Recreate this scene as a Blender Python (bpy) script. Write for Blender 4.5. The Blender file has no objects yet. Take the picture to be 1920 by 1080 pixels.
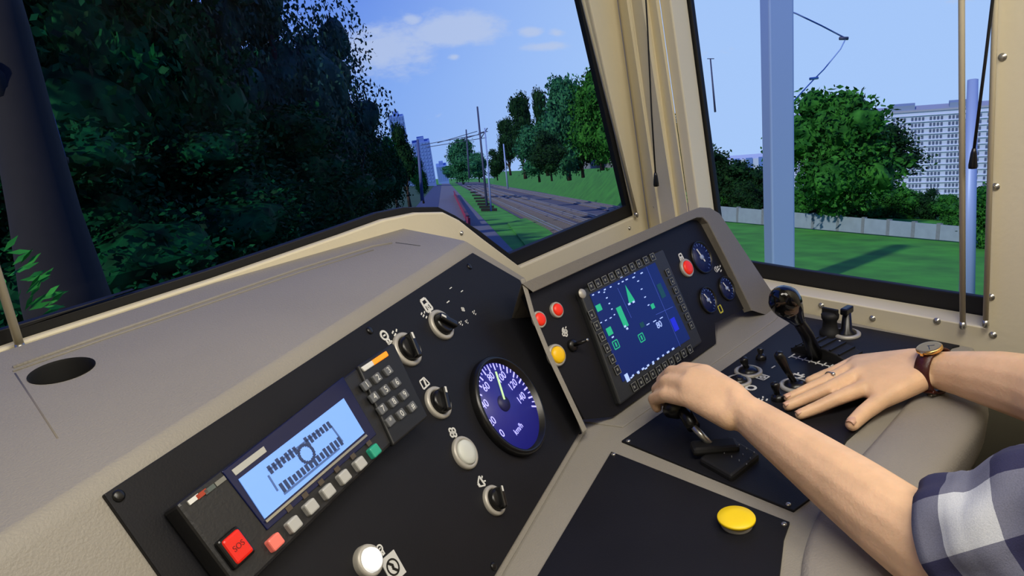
import bpy, bmesh, math, random
import numpy as np
from mathutils import Vector, Matrix, noise
random.seed(4)
SC = bpy.context.scene
COL = SC.collection
rad = math.radians

# ------------------------------------------------------------------ camera
F = 1350.0
CAM = np.array([0, 0, 1.305])
_d = np.array([550, 4160, 1350.]); _d /= np.linalg.norm(_d)
_s = np.array([-1081, -295, 1350.]); _s -= _d * (_s @ _d); _s /= np.linalg.norm(_s)
_x = np.cross(_d, _s)
cam = bpy.data.cameras.new('camera'); camo = bpy.data.objects.new('camera', cam); COL.objects.link(camo)
cam.sensor_width = 36; cam.lens = 36 * F / 1920; cam.clip_start = .02; cam.clip_end = 3000
R = Matrix(((_x[0], -_x[1], -_x[2]), (_s[0], -_s[1], -_s[2]), (-_d[0], _d[1], _d[2])))
camo.matrix_world = Matrix.Translation(CAM) @ R.to_4x4()
SC.camera = camo

def ray(x, y):
    v = np.array([x - 960, y - 540, F]) / F
    return np.array([_x @ v, _s @ v, -_d @ v])
def hit(x, y, p0, n):
    r = ray(x, y); n = np.array(n, float)
    return Vector(CAM + r * ((np.array(p0, float) - CAM) @ n) / (r @ n))
DESK = .78
def P(x, y, h): return hit(x, y, (0, 0, DESK + h), (0, 0, 1))
def far(x, y, depth): return Vector(CAM + ray(x, y) * depth)

# ------------------------------------------------------------------ view + world
vs = SC.view_settings
vs.view_transform = 'Standard'; vs.look = 'None'; vs.gamma = 1; vs.exposure = 0; vs.use_curve_mapping = False

def lin(r, g, b):
    f = lambda c: (c / 255 / 12.92) if c <= 10 else ((c / 255 + .055) / 1.055) ** 2.4
    return (f(r), f(g), f(b), 1)

W = bpy.data.worlds.new('sky'); SC.world = W; W.use_nodes = True
nt = W.node_tree; nt.nodes.clear(); N = nt.nodes.new; Lk = nt.links.new
out = N('ShaderNodeOutputWorld'); bg = N('ShaderNodeBackground'); Lk(bg.outputs[0], out.inputs[0])
tc = N('ShaderNodeTexCoord')
sep = N('ShaderNodeSeparateXYZ'); Lk(tc.outputs['Generated'], sep.inputs[0])
grad = N('ShaderNodeValToRGB')
def wm(op, a, b=None, c=None):
    n = N('ShaderNodeMath'); n.operation = op
    for i, v in enumerate((a, b, c)):
        if v is None: continue
        if isinstance(v, (int, float)): n.inputs[i].default_value = v
        else: Lk(v, n.inputs[i])
    return n.outputs[0]
mr = N('ShaderNodeMapRange'); mr.inputs[1].default_value = -.2; mr.inputs[2].default_value = .35
Lk(sep.outputs[2], mr.inputs[0]); Lk(mr.outputs[0], grad.inputs[0])
e = grad.color_ramp.elements
e[0].position = 0; e[0].color = lin(150, 185, 245)
e[1].position = 1; e[1].color = lin(62, 98, 212)
m = e.new(.32); m.color = lin(128, 168, 244)
m = e.new(.62); m.color = lin(92, 132, 232)
# the sky gets paler towards the open side on the right
vd = N('ShaderNodeVectorMath'); vd.operation = 'DOT_PRODUCT'; Lk(tc.outputs['Generated'], vd.inputs[0]); vd.inputs[1].default_value = (.93, .36, 0)
az = N('ShaderNodeMapRange'); az.inputs[1].default_value = .70; az.inputs[2].default_value = .97; az.interpolation_type = 'SMOOTHSTEP'
Lk(vd.outputs['Value'], az.inputs[0])
mixa = N('ShaderNodeMixRGB'); Lk(wm('MULTIPLY', az.outputs[0], .85), mixa.inputs[0]); Lk(grad.outputs[0], mixa.inputs[1]); mixa.inputs[2].default_value = lin(176, 207, 255)
# clouds: noise-ragged banks
nz = N('ShaderNodeTexNoise'); nz.inputs['Scale'].default_value = 9; nz.inputs['Detail'].default_value = 7; nz.inputs['Roughness'].default_value = .62
mp = N('ShaderNodeMapping'); mp.inputs['Scale'].default_value = (1, 1, 2.4); Lk(tc.outputs['Generated'], mp.inputs[0]); Lk(mp.outputs[0], nz.inputs['Vector'])
def bank(x, y, w, h, tilt):
    c = Vector(ray(x, y)).normalized(); r = Vector(ray(x + 60, y + tilt * 60)).normalized() - c; r.normalize(); u = r.cross(c)
    def dotv(v, sc):
        n = N('ShaderNodeVectorMath'); n.operation = 'DOT_PRODUCT'; Lk(tc.outputs['Generated'], n.inputs[0]); n.inputs[1].default_value = v
        return wm('MULTIPLY', wm('SUBTRACT', n.outputs['Value'], v.dot(c)), sc)
    a = dotv(r, F / w); b = dotv(u, F / h)
    q = wm('ADD', wm('MULTIPLY', a, a), wm('MULTIPLY', b, b))
    n = N('ShaderNodeVectorMath'); n.operation = 'DOT_PRODUCT'; Lk(tc.outputs['Generated'], n.inputs[0]); n.inputs[1].default_value = c
    return wm('MULTIPLY', wm('SUBTRACT', 1.0, wm('SQRT', q)), wm('GREATER_THAN', n.outputs['Value'], 0))
cl = None
for args in [(712, 92, 118, 66, -.12), (835, 56, 105, 34, -.05), (775, 38, 26, 14, .1), (998, 60, 26, 11, 0), (1044, 63, 22, 10, 0), (1034, 86, 48, 11, -.05), (852, 107, 16, 8, 0)]:
    v = bank(*args); cl = v if cl is None else wm('MAXIMUM', cl, v)
gen = wm('MULTIPLY', wm('SUBTRACT', nz.outputs[0], .66), 4)
cl = wm('MAXIMUM', cl, wm('SUBTRACT', gen, .35))
cf = wm('ADD', cl, wm('MULTIPLY', wm('SUBTRACT', nz.outputs[0], .5), 2.6))
ms = N('ShaderNodeMapRange'); ms.interpolation_type = 'SMOOTHSTEP'; ms.inputs[1].default_value = .08; ms.inputs[2].default_value = .75; Lk(cf, ms.inputs[0])
mc = N('ShaderNodeMixRGB'); Lk(wm('MULTIPLY', ms.outputs[0], .8), mc.inputs[0]); Lk(mixa.outputs[0], mc.inputs[1]); mc.inputs[2].default_value = lin(188, 202, 236)
Lk(mc.outputs[0], bg.inputs[0]); bg.inputs[1].default_value = 1.0

# ------------------------------------------------------------------ lights
sun = bpy.data.lights.new('sun', 'SUN'); so = bpy.data.objects.new('sun', sun); COL.objects.link(so)
sun.energy = 2.6; sun.angle = rad(1.5); sun.color = (1, .95, .85)
so.rotation_euler = Vector((1, .22, -.85)).to_track_quat('-Z', 'Y').to_euler()
def area(name, loc, size, power, color, target):
    l = bpy.data.lights.new(name, 'AREA'); o = bpy.data.objects.new(name, l); COL.objects.link(o)
    l.shape = 'RECTANGLE'; l.size, l.size_y = size; l.energy = power; l.color = color
    o.location = loc; o.rotation_euler = (Vector(target) - Vector(loc)).to_track_quat('-Z', 'Y').to_euler()
    return o
area('cab_ceiling_lamp', (.15, .0, 2.12), (.9, .35), 14, (1, .93, .82), (.15, .05, 0))
area('cab_ceiling_lamp', (.75, -.55, 2.12), (.5, .9), 14, (1, .93, .82), (.75, -.4, 0))

# ------------------------------------------------------------------ materials
MATS = {}
def mat(name, col, rough=.5, metal=0, bump=0, bscale=300, var=0, vscale=8, emit=0, coat=0, sss=0, spec=None, emit_col=None):
    if name in MATS: return MATS[name]
    m = bpy.data.materials.new(name); m.use_nodes = True; MATS[name] = m
    t = m.node_tree; b = t.nodes['Principled BSDF']; n = t.nodes.new; l = t.links.new
    c = lin(*col); b.inputs['Base Color'].default_value = c
    b.inputs['Roughness'].default_value = rough; b.inputs['Metallic'].default_value = metal
    if spec is not None: b.inputs['Specular IOR Level'].default_value = spec
    if coat: b.inputs['Coat Weight'].default_value = coat
    if sss:
        b.inputs['Subsurface Weight'].default_value = sss; b.inputs['Subsurface Radius'].default_value = (1, .35, .2); b.inputs['Subsurface Scale'].default_value = .006
    tcn = n('ShaderNodeTexCoord')
    nn = n('ShaderNodeTexNoise'); nn.inputs['Scale'].default_value = vscale; nn.inputs['Detail'].default_value = 4
    l(tcn.outputs['Object'], nn.inputs['Vector'])
    if var:
        r = n('ShaderNodeValToRGB'); r.color_ramp.elements[0].position = .3; r.color_ramp.elements[1].position = .7
        r.color_ramp.elements[0].color = tuple(max(0, x * (1 - var)) for x in c[:3]) + (1,)
        r.color_ramp.elements[1].color = tuple(min(1, x * (1 + var)) for x in c[:3]) + (1,)
        l(nn.outputs[0], r.inputs[0]); l(r.outputs[0], b.inputs['Base Color'])
    if bump:
        n2 = n('ShaderNodeTexNoise'); n2.inputs['Scale'].default_value = bscale; n2.inputs['Detail'].default_value = 3
        l(tcn.outputs['Object'], n2.inputs['Vector'])
        bp = n('ShaderNodeBump'); bp.inputs['Strength'].default_value = bump; bp.inputs['Distance'].default_value = .002
        l(n2.outputs[0], bp.inputs['Height']); l(bp.outputs[0], b.inputs['Normal'])
    if emit:
        b.inputs['Emission Color'].default_value = lin(*(emit_col or col)); b.inputs['Emission Strength'].default_value = emit
    return m
IVORY = mat('ivory_paint', (224, 214, 184), .45, bump=.15, bscale=120, var=.04, vscale=3)
GREYMAT = mat('grey_moulded_plastic', (142, 137, 127), .55, bump=.35, bscale=500, var=.05, vscale=5)
PADMAT = mat('grey_padded_edge', (148, 142, 133), .6, bump=.4, bscale=400, var=.05)
BLACKP = mat('black_panel', (24, 24, 28), .5, bump=.1, bscale=600, var=.15, spec=.22)
BLACKK = mat('black_plastic', (14, 14, 15), .3)
BLACKR = mat('black_rubber', (9, 9, 10), .6)
CHAR = mat('charcoal_bezel', (40, 42, 44), .5, bump=.1)
SILVER = mat('brushed_metal', (190, 188, 180), .3, .9)
DULLMET = mat('dull_ring', (178, 174, 164), .45, .3)
WHITEP = mat('white_print', (215, 215, 210), .6)
YELP = mat('yellow_print', (200, 190, 60), .6)
REDB = mat('red_button_cap', (226, 42, 16), .4, emit=.25)
YELB = mat('yellow_button_cap', (250, 214, 22), .45)
AMBB = mat('amber_button_cap', (235, 185, 10), .4, emit=.15)
WHITEB = mat('milky_button_cap', (205, 208, 200), .4)
WHITEL = mat('lit_white_button', (250, 250, 248), .4, emit=.6)
SKIN = mat('skin', (234, 192, 153), .5, bump=.25, bscale=260, var=.10, vscale=28, sss=.15)
NAIL = mat('fingernail', (222, 176, 150), .3)

# ------------------------------------------------------------------ mesh helpers
class MB:
    def __init__(s): s.v = []; s.f = []; s.sm = []
    def add(s, vs, fs, smooth=False):
        o = len(s.v); s.v += [tuple(map(float, v)) for v in vs]; s.f += [tuple(i + o for i in f) for f in fs]; s.sm += [smooth] * len(fs); return s
    def box(s, c, h, ax=None):
        ax = ax or (Vector((1, 0, 0)), Vector((0, 1, 0)), Vector((0, 0, 1))); c = Vector(c)
        vs = [c + ax[0] * (h[0] * i) + ax[1] * (h[1] * j) + ax[2] * (h[2] * k) for k in (-1, 1) for j in (-1, 1) for i in (-1, 1)]
        return s.add(vs, [(0, 2, 3, 1), (4, 5, 7, 6), (0, 1, 5, 4), (2, 6, 7, 3), (0, 4, 6, 2), (1, 3, 7, 5)])
    def lathe(s, prof, seg=32, c=(0, 0, 0), sx=1, sy=1):
        vs = []; fs = []; c = Vector(c)
        for r, z in prof:
            for k in range(seg):
                a = 2 * math.pi * k / seg; vs.append((c.x + r * math.cos(a) * sx, c.y + r * math.sin(a) * sy, c.z + z))
        n = len(prof)
        for i in range(n - 1):
            for k in range(seg):
                k2 = (k + 1) % seg; fs.append((i * seg + k, i * seg + k2, (i + 1) * seg + k2, (i + 1) * seg + k))
        if prof[-1][0] > 1e-6: fs.append(tuple((n - 1) * seg + k for k in range(seg)))
        return s.add(vs, fs, True)
    def tube(s, pts, r, seg=10, cap=True):
        pts = [Vector(p) for p in pts]; rs = r if isinstance(r, (list, tuple)) else [r] * len(pts)
        vs = []; fs = []; up = None
        for i, p in enumerate(pts):
            t = (pts[min(i + 1, len(pts) - 1)] - pts[max(i - 1, 0)]).normalized()
            if up is None: up = t.orthogonal().normalized()
            up = (up - t * up.dot(t)).normalized(); b = t.cross(up)
            for k in range(seg):
                a = 2 * math.pi * k / seg; vs.append(p + (up * math.cos(a) + b * math.sin(a)) * rs[i])
        for i in range(len(pts) - 1):
            for k in range(seg):
                k2 = (k + 1) % seg; fs.append((i * seg + k, i * seg + k2, (i + 1) * seg + k2, (i + 1) * seg + k))
        if cap: fs += [tuple(range(seg))[::-1], tuple((len(pts) - 1) * seg + k for k in range(seg))]
        return s.add(vs, fs, True)
    def prism(s, poly, n, holes=(), both=True):
        """flat polygon (world or local points) with holes, thickened by vector n (downwards from the face)"""
        n = Vector(n); bm = bmesh.new(); loops = [poly] + list(holes); es = []
        for lp in loops:
            vv = [bm.verts.new(Vector(p)) for p in lp]
            for i in range(len(vv)): es.append(bm.edges.new((vv[i], vv[(i + 1) % len(vv)])))
        nn = Vector((0, 0, 0)); q = [Vector(p) for p in poly]
        for i in range(len(q)): nn += q[i].cross(q[(i + 1) % len(q)])
        r = bmesh.ops.triangle_fill(bm, use_beauty=True, use_dissolve=False, edges=es, normal=nn.normalized())
        bmesh.ops.dissolve_limit(bm, angle_limit=.001, verts=bm.verts[:], edges=[e for e in bm.edges if len(e.link_faces) == 2])
        ret = bmesh.ops.extrude_face_region(bm, geom=bm.faces[:], use_keep_orig=True)
        for g in ret['geom']:
            if isinstance(g, bmesh.types.BMVert): g.co += n
        bmesh.ops.recalc_face_normals(bm, faces=bm.faces[:])
        bm.verts.index_update()
        s.add([v.co.copy() for v in bm.verts], [tuple(v.index for v in f.verts) for f in bm.faces]); bm.free(); return s
    def mesh(s, name):
        me = bpy.data.meshes.new(name); me.from_pydata(s.v, [], s.f); me.polygons.foreach_set('use_smooth', s.sm); me.update(); return me
    def build(s, name, m, parent=None, bevel=0, seg=2, angle=40):
        o = bpy.data.objects.new(name, s.mesh(name)); COL.objects.link(o); o.parent = parent
        if m: o.data.materials.append(m)
        if bevel:
            b = o.modifiers.new('bevel', 'BEVEL'); b.width = bevel; b.segments = seg; b.limit_method = 'ANGLE'; b.angle_limit = rad(angle); b.harden_normals = False
        return o
def tag(o, label=None, cat=None, group=None, kind=None):
    if label: o['label'] = label
    if cat: o['category'] = cat
    if group: o['group'] = group
    if kind: o['kind'] = kind
    return o
class Fr:
    """a flat panel in the cab: origin, u along, v up the slope, n towards the driver"""
    def __init__(s, a, u, v): s.a = Vector(a); s.u = Vector(u).normalized(); s.v = Vector(v).normalized(); s.n = s.u.cross(s.v)
    def loc(s, x, y, h=0):
        p = Vector(hit(x, y, s.a + s.n * h, s.n)) - s.a; return Vector((p.dot(s.u), p.dot(s.v)))
    def w(s, u, v, h=0): return s.a + s.u * u + s.v * v + s.n * h
    def px(s, x, y, h=0): return Vector(hit(x, y, s.a + s.n * h, s.n))
    def mtx(s, u, v, h=0, rot=0):
        m = Matrix((s.u, s.v, s.n)).transposed().to_4x4(); m.translation = s.w(u, v, h); return m @ Matrix.Rotation(rot, 4, 'Z')
def thing(name, label, cat, m=None, group=None):
    o = bpy.data.objects.new(name, None); COL.objects.link(o); o.empty_display_size = .02
    if m is not None: o.matrix_world = m if isinstance(m, Matrix) else Matrix.Translation(m)
    return tag(o, label, cat, group)
def on(fr, name, label, cat, px, h=0, rot=0, group=None):
    c = fr.loc(px[0], px[1], h); return thing(name, label, cat, fr.mtx(c.x, c.y, h, rot), group)
def struct(o): o['kind'] = 'structure'; return o
def text(s, size, m, name, parent, x=0, y=0, z=0, rot=0, align='CENTER', ext=0.0002):
    c = bpy.data.curves.new(name, 'FONT'); c.body = s; c.size = size; c.align_x = align; c.align_y = 'CENTER'; c.extrude = ext; c.materials.append(m)
    q = bpy.data.objects.new(name, c); COL.objects.link(q); me = bpy.data.meshes.new_from_object(q.evaluated_get(bpy.context.evaluated_depsgraph_get())); bpy.data.objects.remove(q); me.name = name
    o = bpy.data.objects.new(name, me); COL.objects.link(o); o.parent = parent; o.location = (x, y, z); o.rotation_euler = (0, 0, rot); return o

# panel frames
def slope_frame(a, b, deg):
    u = Vector(b - a).normalized(); back = Vector((0, 0, 1)).cross(u); v = back * math.cos(rad(deg)) + Vector((0, 0, 1)) * math.sin(rad(deg))
    return Fr(a, u, v)
LF = slope_frame(P(935, 1080, 0), P(1090, 815, 0), 60)     # left instrument panel
RF = slope_frame(P(1155, 780, .004), P(1342, 643, .004), 67)  # main instrument panel
DF = Fr((0, 0, DESK), (1, 0, 0), (0, 1, 0))                  # desk top
WF = Fr(Vector((-.154, .988, 0)).normalized() * .9, (.988, .154, 0), (0, 0, 1))   # windscreen wall (n towards the cab)
SX = 1.175
SF = Fr((SX, 0, 0), (0, -1, 0), (0, 0, 1))                  # side wall, u runs rearward, n = -x

# ================================================================== SETTING: the cab
def rect(fr, u0, v0, u1, v1, h=0): return [fr.w(u0, v0, h), fr.w(u1, v0, h), fr.w(u1, v1, h), fr.w(u0, v1, h)]
FLOORM = mat('dark_floor', (52, 50, 46), .7, bump=.3, bscale=80, var=.2)
struct(MB().box((.1, -.25, -.02), (1.32, 1.45, .02)).build('floor', FLOORM))
struct(MB().box((.1, -.25, 2.2), (1.32, 1.45, .03)).build('ceiling', mat('ceiling_paint', (222, 216, 200), .6)))
struct(MB().box((.1, -1.68, 1.1), (1.3, .03, 1.1)).build('wall_back', mat('wall_back_paint', (150, 140, 118), .6, var=.05)))
struct(MB().box((-1.2, -.5, 1.1), (.03, 1.2, 1.1)).build('wall_left', IVORY))
# ---- windscreen wall
wc = lambda x, y, h=0: WF.loc(x, y, h)
edge = [(-260, 745), (40, 640), (400, 524), (640, 441), (720, 412), (782, 399), (832, 398), (862, 413), (905, 447), (975, 500), (1195, 404)]
op = [wc(*p) for p in edge]
lean = (wc(1105, 0) - wc(1195, 404)); k = (2.02 - op[-1].y) / lean.y
op_top_r = op[-1] + lean * k
wr = wc(1213, 400)                       # crease beside the windscreen
crl = wc(1158, 0) - wc(1213, 400); cr_top = wr + crl * ((2.2 - wr.y) / crl.y); cr_bot = wr + crl * ((0 - wr.y) / crl.y)
outer = [(-1.4, 0), (cr_bot.x, 0), (cr_top.x, 2.2), (-1.4, 2.2)]
opening = [(p.x, p.y) for p in op] + [(op_top_r.x, 2.02), (-.75, 2.02), (-.95, op[0].y)]
mb = MB().prism([WF.w(*p) for p in outer], -WF.n * .014, [[WF.w(*p) for p in opening]])
wall_front = struct(mb.build('wall_front', IVORY, bevel=.003))
# window_1: rubber gasket + glass
def inset(poly, d):
    q = [Vector(p) for p in poly]; a = sum(q[i].x * q[(i + 1) % len(q)].y - q[(i + 1) % len(q)].x * q[i].y for i in range(len(q))); sg = 1 if a > 0 else -1
    r = []
    for i in range(len(q)):
        p0, p1, p2 = q[i - 1], q[i], q[(i + 1) % len(q)]
        e1 = (p1 - p0).normalized(); e2 = (p2 - p1).normalized()
        n1 = Vector((-e1.y, e1.x)) * sg; n2 = Vector((-e2.y, e2.x)) * sg; b = (n1 + n2)
        b = b / max(.5, b.dot(b) / 2) if b.length > 1e-6 else n1
        b.normalize(); r.append(p1 + b * d / max(.4, b.dot(n1)))
    return r
def insetv(poly, ds):
    q = [Vector(p) for p in poly]; n = len(q); a = sum(q[i].x * q[(i + 1) % n].y - q[(i + 1) % n].x * q[i].y for i in range(n)); sg = 1 if a > 0 else -1; L_ = []
    for i in range(n):
        d = (q[(i + 1) % n] - q[i]).normalized(); L_.append((q[i] + Vector((-d.y, d.x)) * sg * ds[i], d))
    r = []
    for i in range(n):
        (p, d), (p2, d2) = L_[i - 1], L_[i]; cr_ = d.x * d2.y - d.y * d2.x
        r.append(p2.copy() if abs(cr_) < .02 else p + d * (((p2 - p).x * d2.y - (p2 - p).y * d2.x) / cr_))
    return r
GLASS = bpy.data.materials.new('window_glass'); GLASS.use_nodes = True
t = GLASS.node_tree; t.nodes.clear(); o_ = t.nodes.new('ShaderNodeOutputMaterial'); mx = t.nodes.new('ShaderNodeMixShader'); tr = t.nodes.new('ShaderNodeBsdfTransparent'); gl = t.nodes.new('ShaderNodeBsdfGlossy')
lw = t.nodes.new('ShaderNodeFresnel'); gm = t.nodes.new('ShaderNodeNewGeometry'); mri = t.nodes.new('ShaderNodeMapRange'); mri.inputs[3].default_value = 1.3; mri.inputs[4].default_value = 1 / 1.3
t.links.new(gm.outputs['Backfacing'], mri.inputs[0]); t.links.new(mri.outputs[0], lw.inputs[0]); gl.inputs['Roughness'].default_value = .02; tr.inputs[0].default_value = (.97, .985, .98, 1)
mlt = t.nodes.new('ShaderNodeMath'); mlt.operation = 'MULTIPLY'; mlt.inputs[1].default_value = .08; t.links.new(lw.outputs[0], mlt.inputs[0]); t.links.new(mlt.outputs[0], mx.inputs[0]); t.links.new(tr.outputs[0], mx.inputs[1]); t.links.new(gl.outputs[0], mx.inputs[2]); t.links.new(mx.outputs[0], o_.inputs[0])
def window(name, fr, poly, depth, gw, wid=.004):
    root = bpy.data.objects.new(name, None); COL.objects.link(root); struct(root)
    ins = insetv(poly, gw); outp = inset(poly, -.012)
    MB().prism([fr.w(p.x, p.y, -depth) for p in outp], -fr.n * .012, [[fr.w(p.x, p.y, -depth) for p in ins]]).build('window_frame', BLACKR, root, bevel=.002)
    MB().prism([fr.w(p.x, p.y, -depth - .004) for p in inset(poly, .003)], -fr.n * wid).build('window_pane', GLASS, root)
    return root
window('window_1', WF, [Vector(p) for p in opening], .015, [.010] * 5 + [.008, .008, .008, .014, .026, .012, .02, .02, .02])
# ---- side wall with window
sc_ = lambda x, y, h=0: SF.loc(x, y, h)
so_ = [sc_(1322, 519), sc_(1480, 549), sc_(1843, 614), sc_(1861, 0)]
le = sc_(1257, 0) - sc_(1310, 390)
bl = sc_(1310, 390); bl = bl + le * ((so_[0].y - bl.y) / le.y); tl_ = bl + le * ((1.98 - bl.y) / le.y)
rt = so_[2]; ru = so_[3] - so_[2]; rt_top = rt + ru * ((1.98 - rt.y) / ru.y)
sopen = [bl, sc_(1480, 549), rt, rt_top, tl_]
pil = bl.x - .03
louter = [(pil, 0), (1.7, 0), (1.7, 2.2), (tl_.x - .05, 2.2), (bl.x - .028, bl.y)]
mb = MB().prism([SF.w(*p) for p in louter], -SF.n * .05, [[SF.w(*p) for p in sopen]])
wall_right = struct(mb.build('wall_right', IVORY, bevel=.003))
window('window_2', SF, sopen, .051, [.030, .030, .005, .02, .007])
struct(MB().box((SX - .006, .0, .37), (.005, .78, .37)).build('wall_shade_1', mat('shade_lower_wall', (88, 84, 70), .7, var=.1), bevel=.002))  # added dark sheet: shade on the lower wall put into its colour
# ---- corner pillar: folded sheet between windscreen wall and side wall, with pressed creases
wb = [WF.w(wr.x, wr.y), WF.w(cr_top.x, 2.2)]
w0 = WF.w(cr_bot.x, 0)
sb = [SF.w(pil, 0), SF.w(louter[4][0], louter[4][1]), SF.w(louter[3][0], 2.2)]
def lerp3(a, b, t): return Vector(a).lerp(Vector(b), t)
rows = []
for zt in (0, 1, 2):
    A = [w0, wb[0], wb[1]][zt]; B = sb[zt]
    if zt == 1: B = B.copy()
    A = A.copy()
    inn = Vector((-.75, -.66, 0))
    rows.append([A, lerp3(A, B, .06) + inn * .012, lerp3(A, B, .30) + inn * .022, lerp3(A, B, .34) + inn * .016, lerp3(A, B, .70) + inn * .012, lerp3(A, B, .74) + inn * .002, B])
mb = MB(); nv = len(rows[0]); vs_ = [p for r in rows for p in r] + [p + Vector((.04, .04, 0)) for r in rows for p in r]
fs = []
for i in range(2):
    for j in range(nv - 1):
        a = i * nv + j; fs.append((a, a + 1, a + nv + 1, a + nv)); o2 = 3 * nv; fs.append((o2 + a + 1, o2 + a, o2 + a + nv, o2 + a + nv + 1))
mb.add(vs_, fs); pill = struct(mb.build('wall_corner', IVORY))
# screws pressed into the ivory walls (pieces of the walls)
def screw(parent, p, n, r=.0042):
    m = Matrix.Identity(4); z = Vector(n).normalized(); x = z.orthogonal().normalized(); m = Matrix((x, z.cross(x), z)).transposed().to_4x4(); m.translation = Vector(p)
    b = MB().lathe([(r * 1.35, 0), (r * 1.35, .0008), (r, .0012), (r * .8, .0028), (r * .35, .0036), (0, .0036)], 14)
    b.box((0, 0, .0037), (r * .6, r * .12, .0003)); o = b.build('screw', SILVER, None); o.parent = parent; o.matrix_world = m; return o
for p in [(1757, 602), (1636, 597), (1880, 107), (1867, 350), (1858, 557), (1862, 628), (1540, 573)]:
    screw(wall_right, SF.px(*p), SF.n)
pn = (Vector((-.75, -.66, 0)))
for p in [(1255, 325), (1228, 388), (1222, 140)]:
    q = Vector(far(p[0], p[1], 1)); 
    nn = (sb[1] - wb[0]).cross(Vector((0, 0, 1))).normalized(); nn = nn if nn.dot(pn) > 0 else -nn
    screw(pill, Vector(hit(p[0], p[1], wb[0] + nn * .012, nn)) , nn)
for p in [(865, 437), (1180, 428)]: screw(wall_front, WF.px(*p), WF.n, .003)

# ---- blind guide rods and cords hanging in front of the windows
def rod(label, a, b, r=.0045, m=None, gap=None):
    t = thing('blind_guide_rod', label, 'rod', Vector(b)); a = Vector(a) - Vector(b); top = a * ((2.05 - b[2]) / a.z)
    MB().tube([top, (0, 0, 0)], r, 12).build('rod_shaft', mat('cream_rod', (214, 204, 176), .35), t)
    d = -top.normalized()
    MB().tube([Vector((0, 0, 0)) + d * .0, d * .006, d * .009, d * .012], [r * 1.0, r * 1.25, r * 1.25, r * .9], 12).build('rod_end', SILVER, t); return t
rod('cream guide rod standing in front of the side window glass', SF.px(1803, 0, .012), SF.px(1805, 603, .012), .0042)
rod('cream guide rod along the rear edge of the side window', SF.px(1866, 0, .010), SF.px(1848, 600, .010), .0038)
rod('cream guide rod slanting along the corner edge of the windscreen', WF.px(1093, 0, .008), WF.px(1192, 398, .008), .0038)
rod('cream guide rod rising from the dashboard at the far left', WF.px(-40, 400, .012), WF.px(36, 644, .012), .0045)
def cord(label, pts, bob, r=.0016):
    t = thing('blind_pull_cord', label, 'cord', Vector(pts[-1])); b = Vector(pts[-1])
    MB().tube([Vector(p) - b for p in pts], r, 8).build('cord', BLACKR, t)
    MB().lathe([(0, .004), (.0025, .003), (.004, -.004), (.0058, -.022), (.0055, -.026), (0, -.026)][::-1], 14).build('pull_weight', BLACKK, t); return t
c1 = Vector(hit(1229, 326, wb[0] + nn * .05, nn)); cord('thin black pull cord hanging on the ivory corner pillar', [c1 + Vector((-.03, -.03, .9)), c1 + Vector((0, -.004, .3)), c1 + Vector((0, 0, .12)), c1], 1)
c2 = SF.px(1826, 282, .02); cord('thin black pull cord hanging before the side window near its rear rod', [c2 + Vector((0, -.03, .8)), c2 + Vector((0, -.014, .3)), c2 + Vector((0, -.006, .12)), c2], 1, .0022)

# ================================================================== DESK
desk = thing('driver_desk', 'grey moulded driver desk with black control plates under both windows', 'desk', Vector((.6, .5, 0)))
def dbuild(mb, name, m, bevel=0, seg=3, angle=40):
    o = mb.build(name, m, None, bevel, seg, angle); o.parent = desk; o.matrix_parent_inverse = desk.matrix_world.inverted(); return o
bpy.context.view_layer.update()
desk_poly = [P(x, y, 0) for x, y in [(935, 1080), (1085, 815)]]
l0 = LF.w(-.1, -.0); 
dp = [Vector((-.2, .27, DESK)), LF.w(-.02, .0), LF.w(.31, .0), RF.w(-.05, 0) + Vector((0, .09, 0)), Vector((SX - .002, .86, DESK)), Vector((SX - .002, .405, DESK)), Vector((1.06, .39, DESK)), Vector((.98, .385, DESK)), Vector((.75, .362, DESK)), Vector((.665, .345, DESK)), Vector((.60, .33, DESK)), Vector((.53, .30, DESK)), Vector((.30, .12, DESK)), Vector((.0, .1, DESK))]
for p in dp: p.z = DESK
dbuild(MB().prism(dp, (0, 0, -.04)), 'desk_top', GREYMAT, .006)
# padded front edge: a swept rounded section
edgep = [Vector((-.02, .03, 0)), Vector((.25, .13, 0)), Vector((.40, .20, 0)), Vector((.50, .245, 0)), Vector((.58, .292, 0)), Vector((.655, .318, 0)), Vector((.74, .333, 0)), Vector((.85, .345, 0)), Vector((.975, .362, 0)), Vector((1.005, .385, 0)), Vector((1.012, .43, 0))]
def smooth_path(p, n):
    out_ = []
    for i in range(len(p) - 1):
        p0, p1, p2, p3 = p[max(i - 1, 0)], p[i], p[i + 1], p[min(i + 2, len(p) - 1)]
        for k in range(n):
            t = k / n; out_.append(.5 * ((2 * p1) + (p2 - p0) * t + (2 * p0 - 5 * p1 + 4 * p2 - p3) * t * t + (3 * p1 - p0 - 3 * p2 + p3) * t ** 3))
    return out_ + [p[-1]]
path = smooth_path(edgep, 6)
sec = [(.048, -.05), (.048, -.002), (.045, .005), (.038, .009), (.012, .010), (-.020, .009), (-.034, .006), (-.042, -.002), (-.044, -.016), (-.042, -.05), (-.034, -.085), (.01, -.09)]
mb = MB(); vs_ = []; fs = []
for i, p in enumerate(path):
    t = (path[min(i + 1, len(path) - 1)] - path[max(i - 1, 0)]).normalized(); nrm = Vector((-t.y, t.x, 0))
    for a, z in sec: vs_.append(p + nrm * a + Vector((0, 0, DESK + z)))
ns = len(sec)
for i in range(len(path) - 1):
    for k in range(ns): fs.append((i * ns + k, i * ns + (k + 1) % ns, (i + 1) * ns + (k + 1) % ns, (i + 1) * ns + k))
fs += [tuple(range(ns))[::-1], tuple((len(path) - 1) * ns + k for k in range(ns))]
mb.add(vs_, fs, True); dbuild(mb, 'padded_edge', PADMAT)
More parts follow.
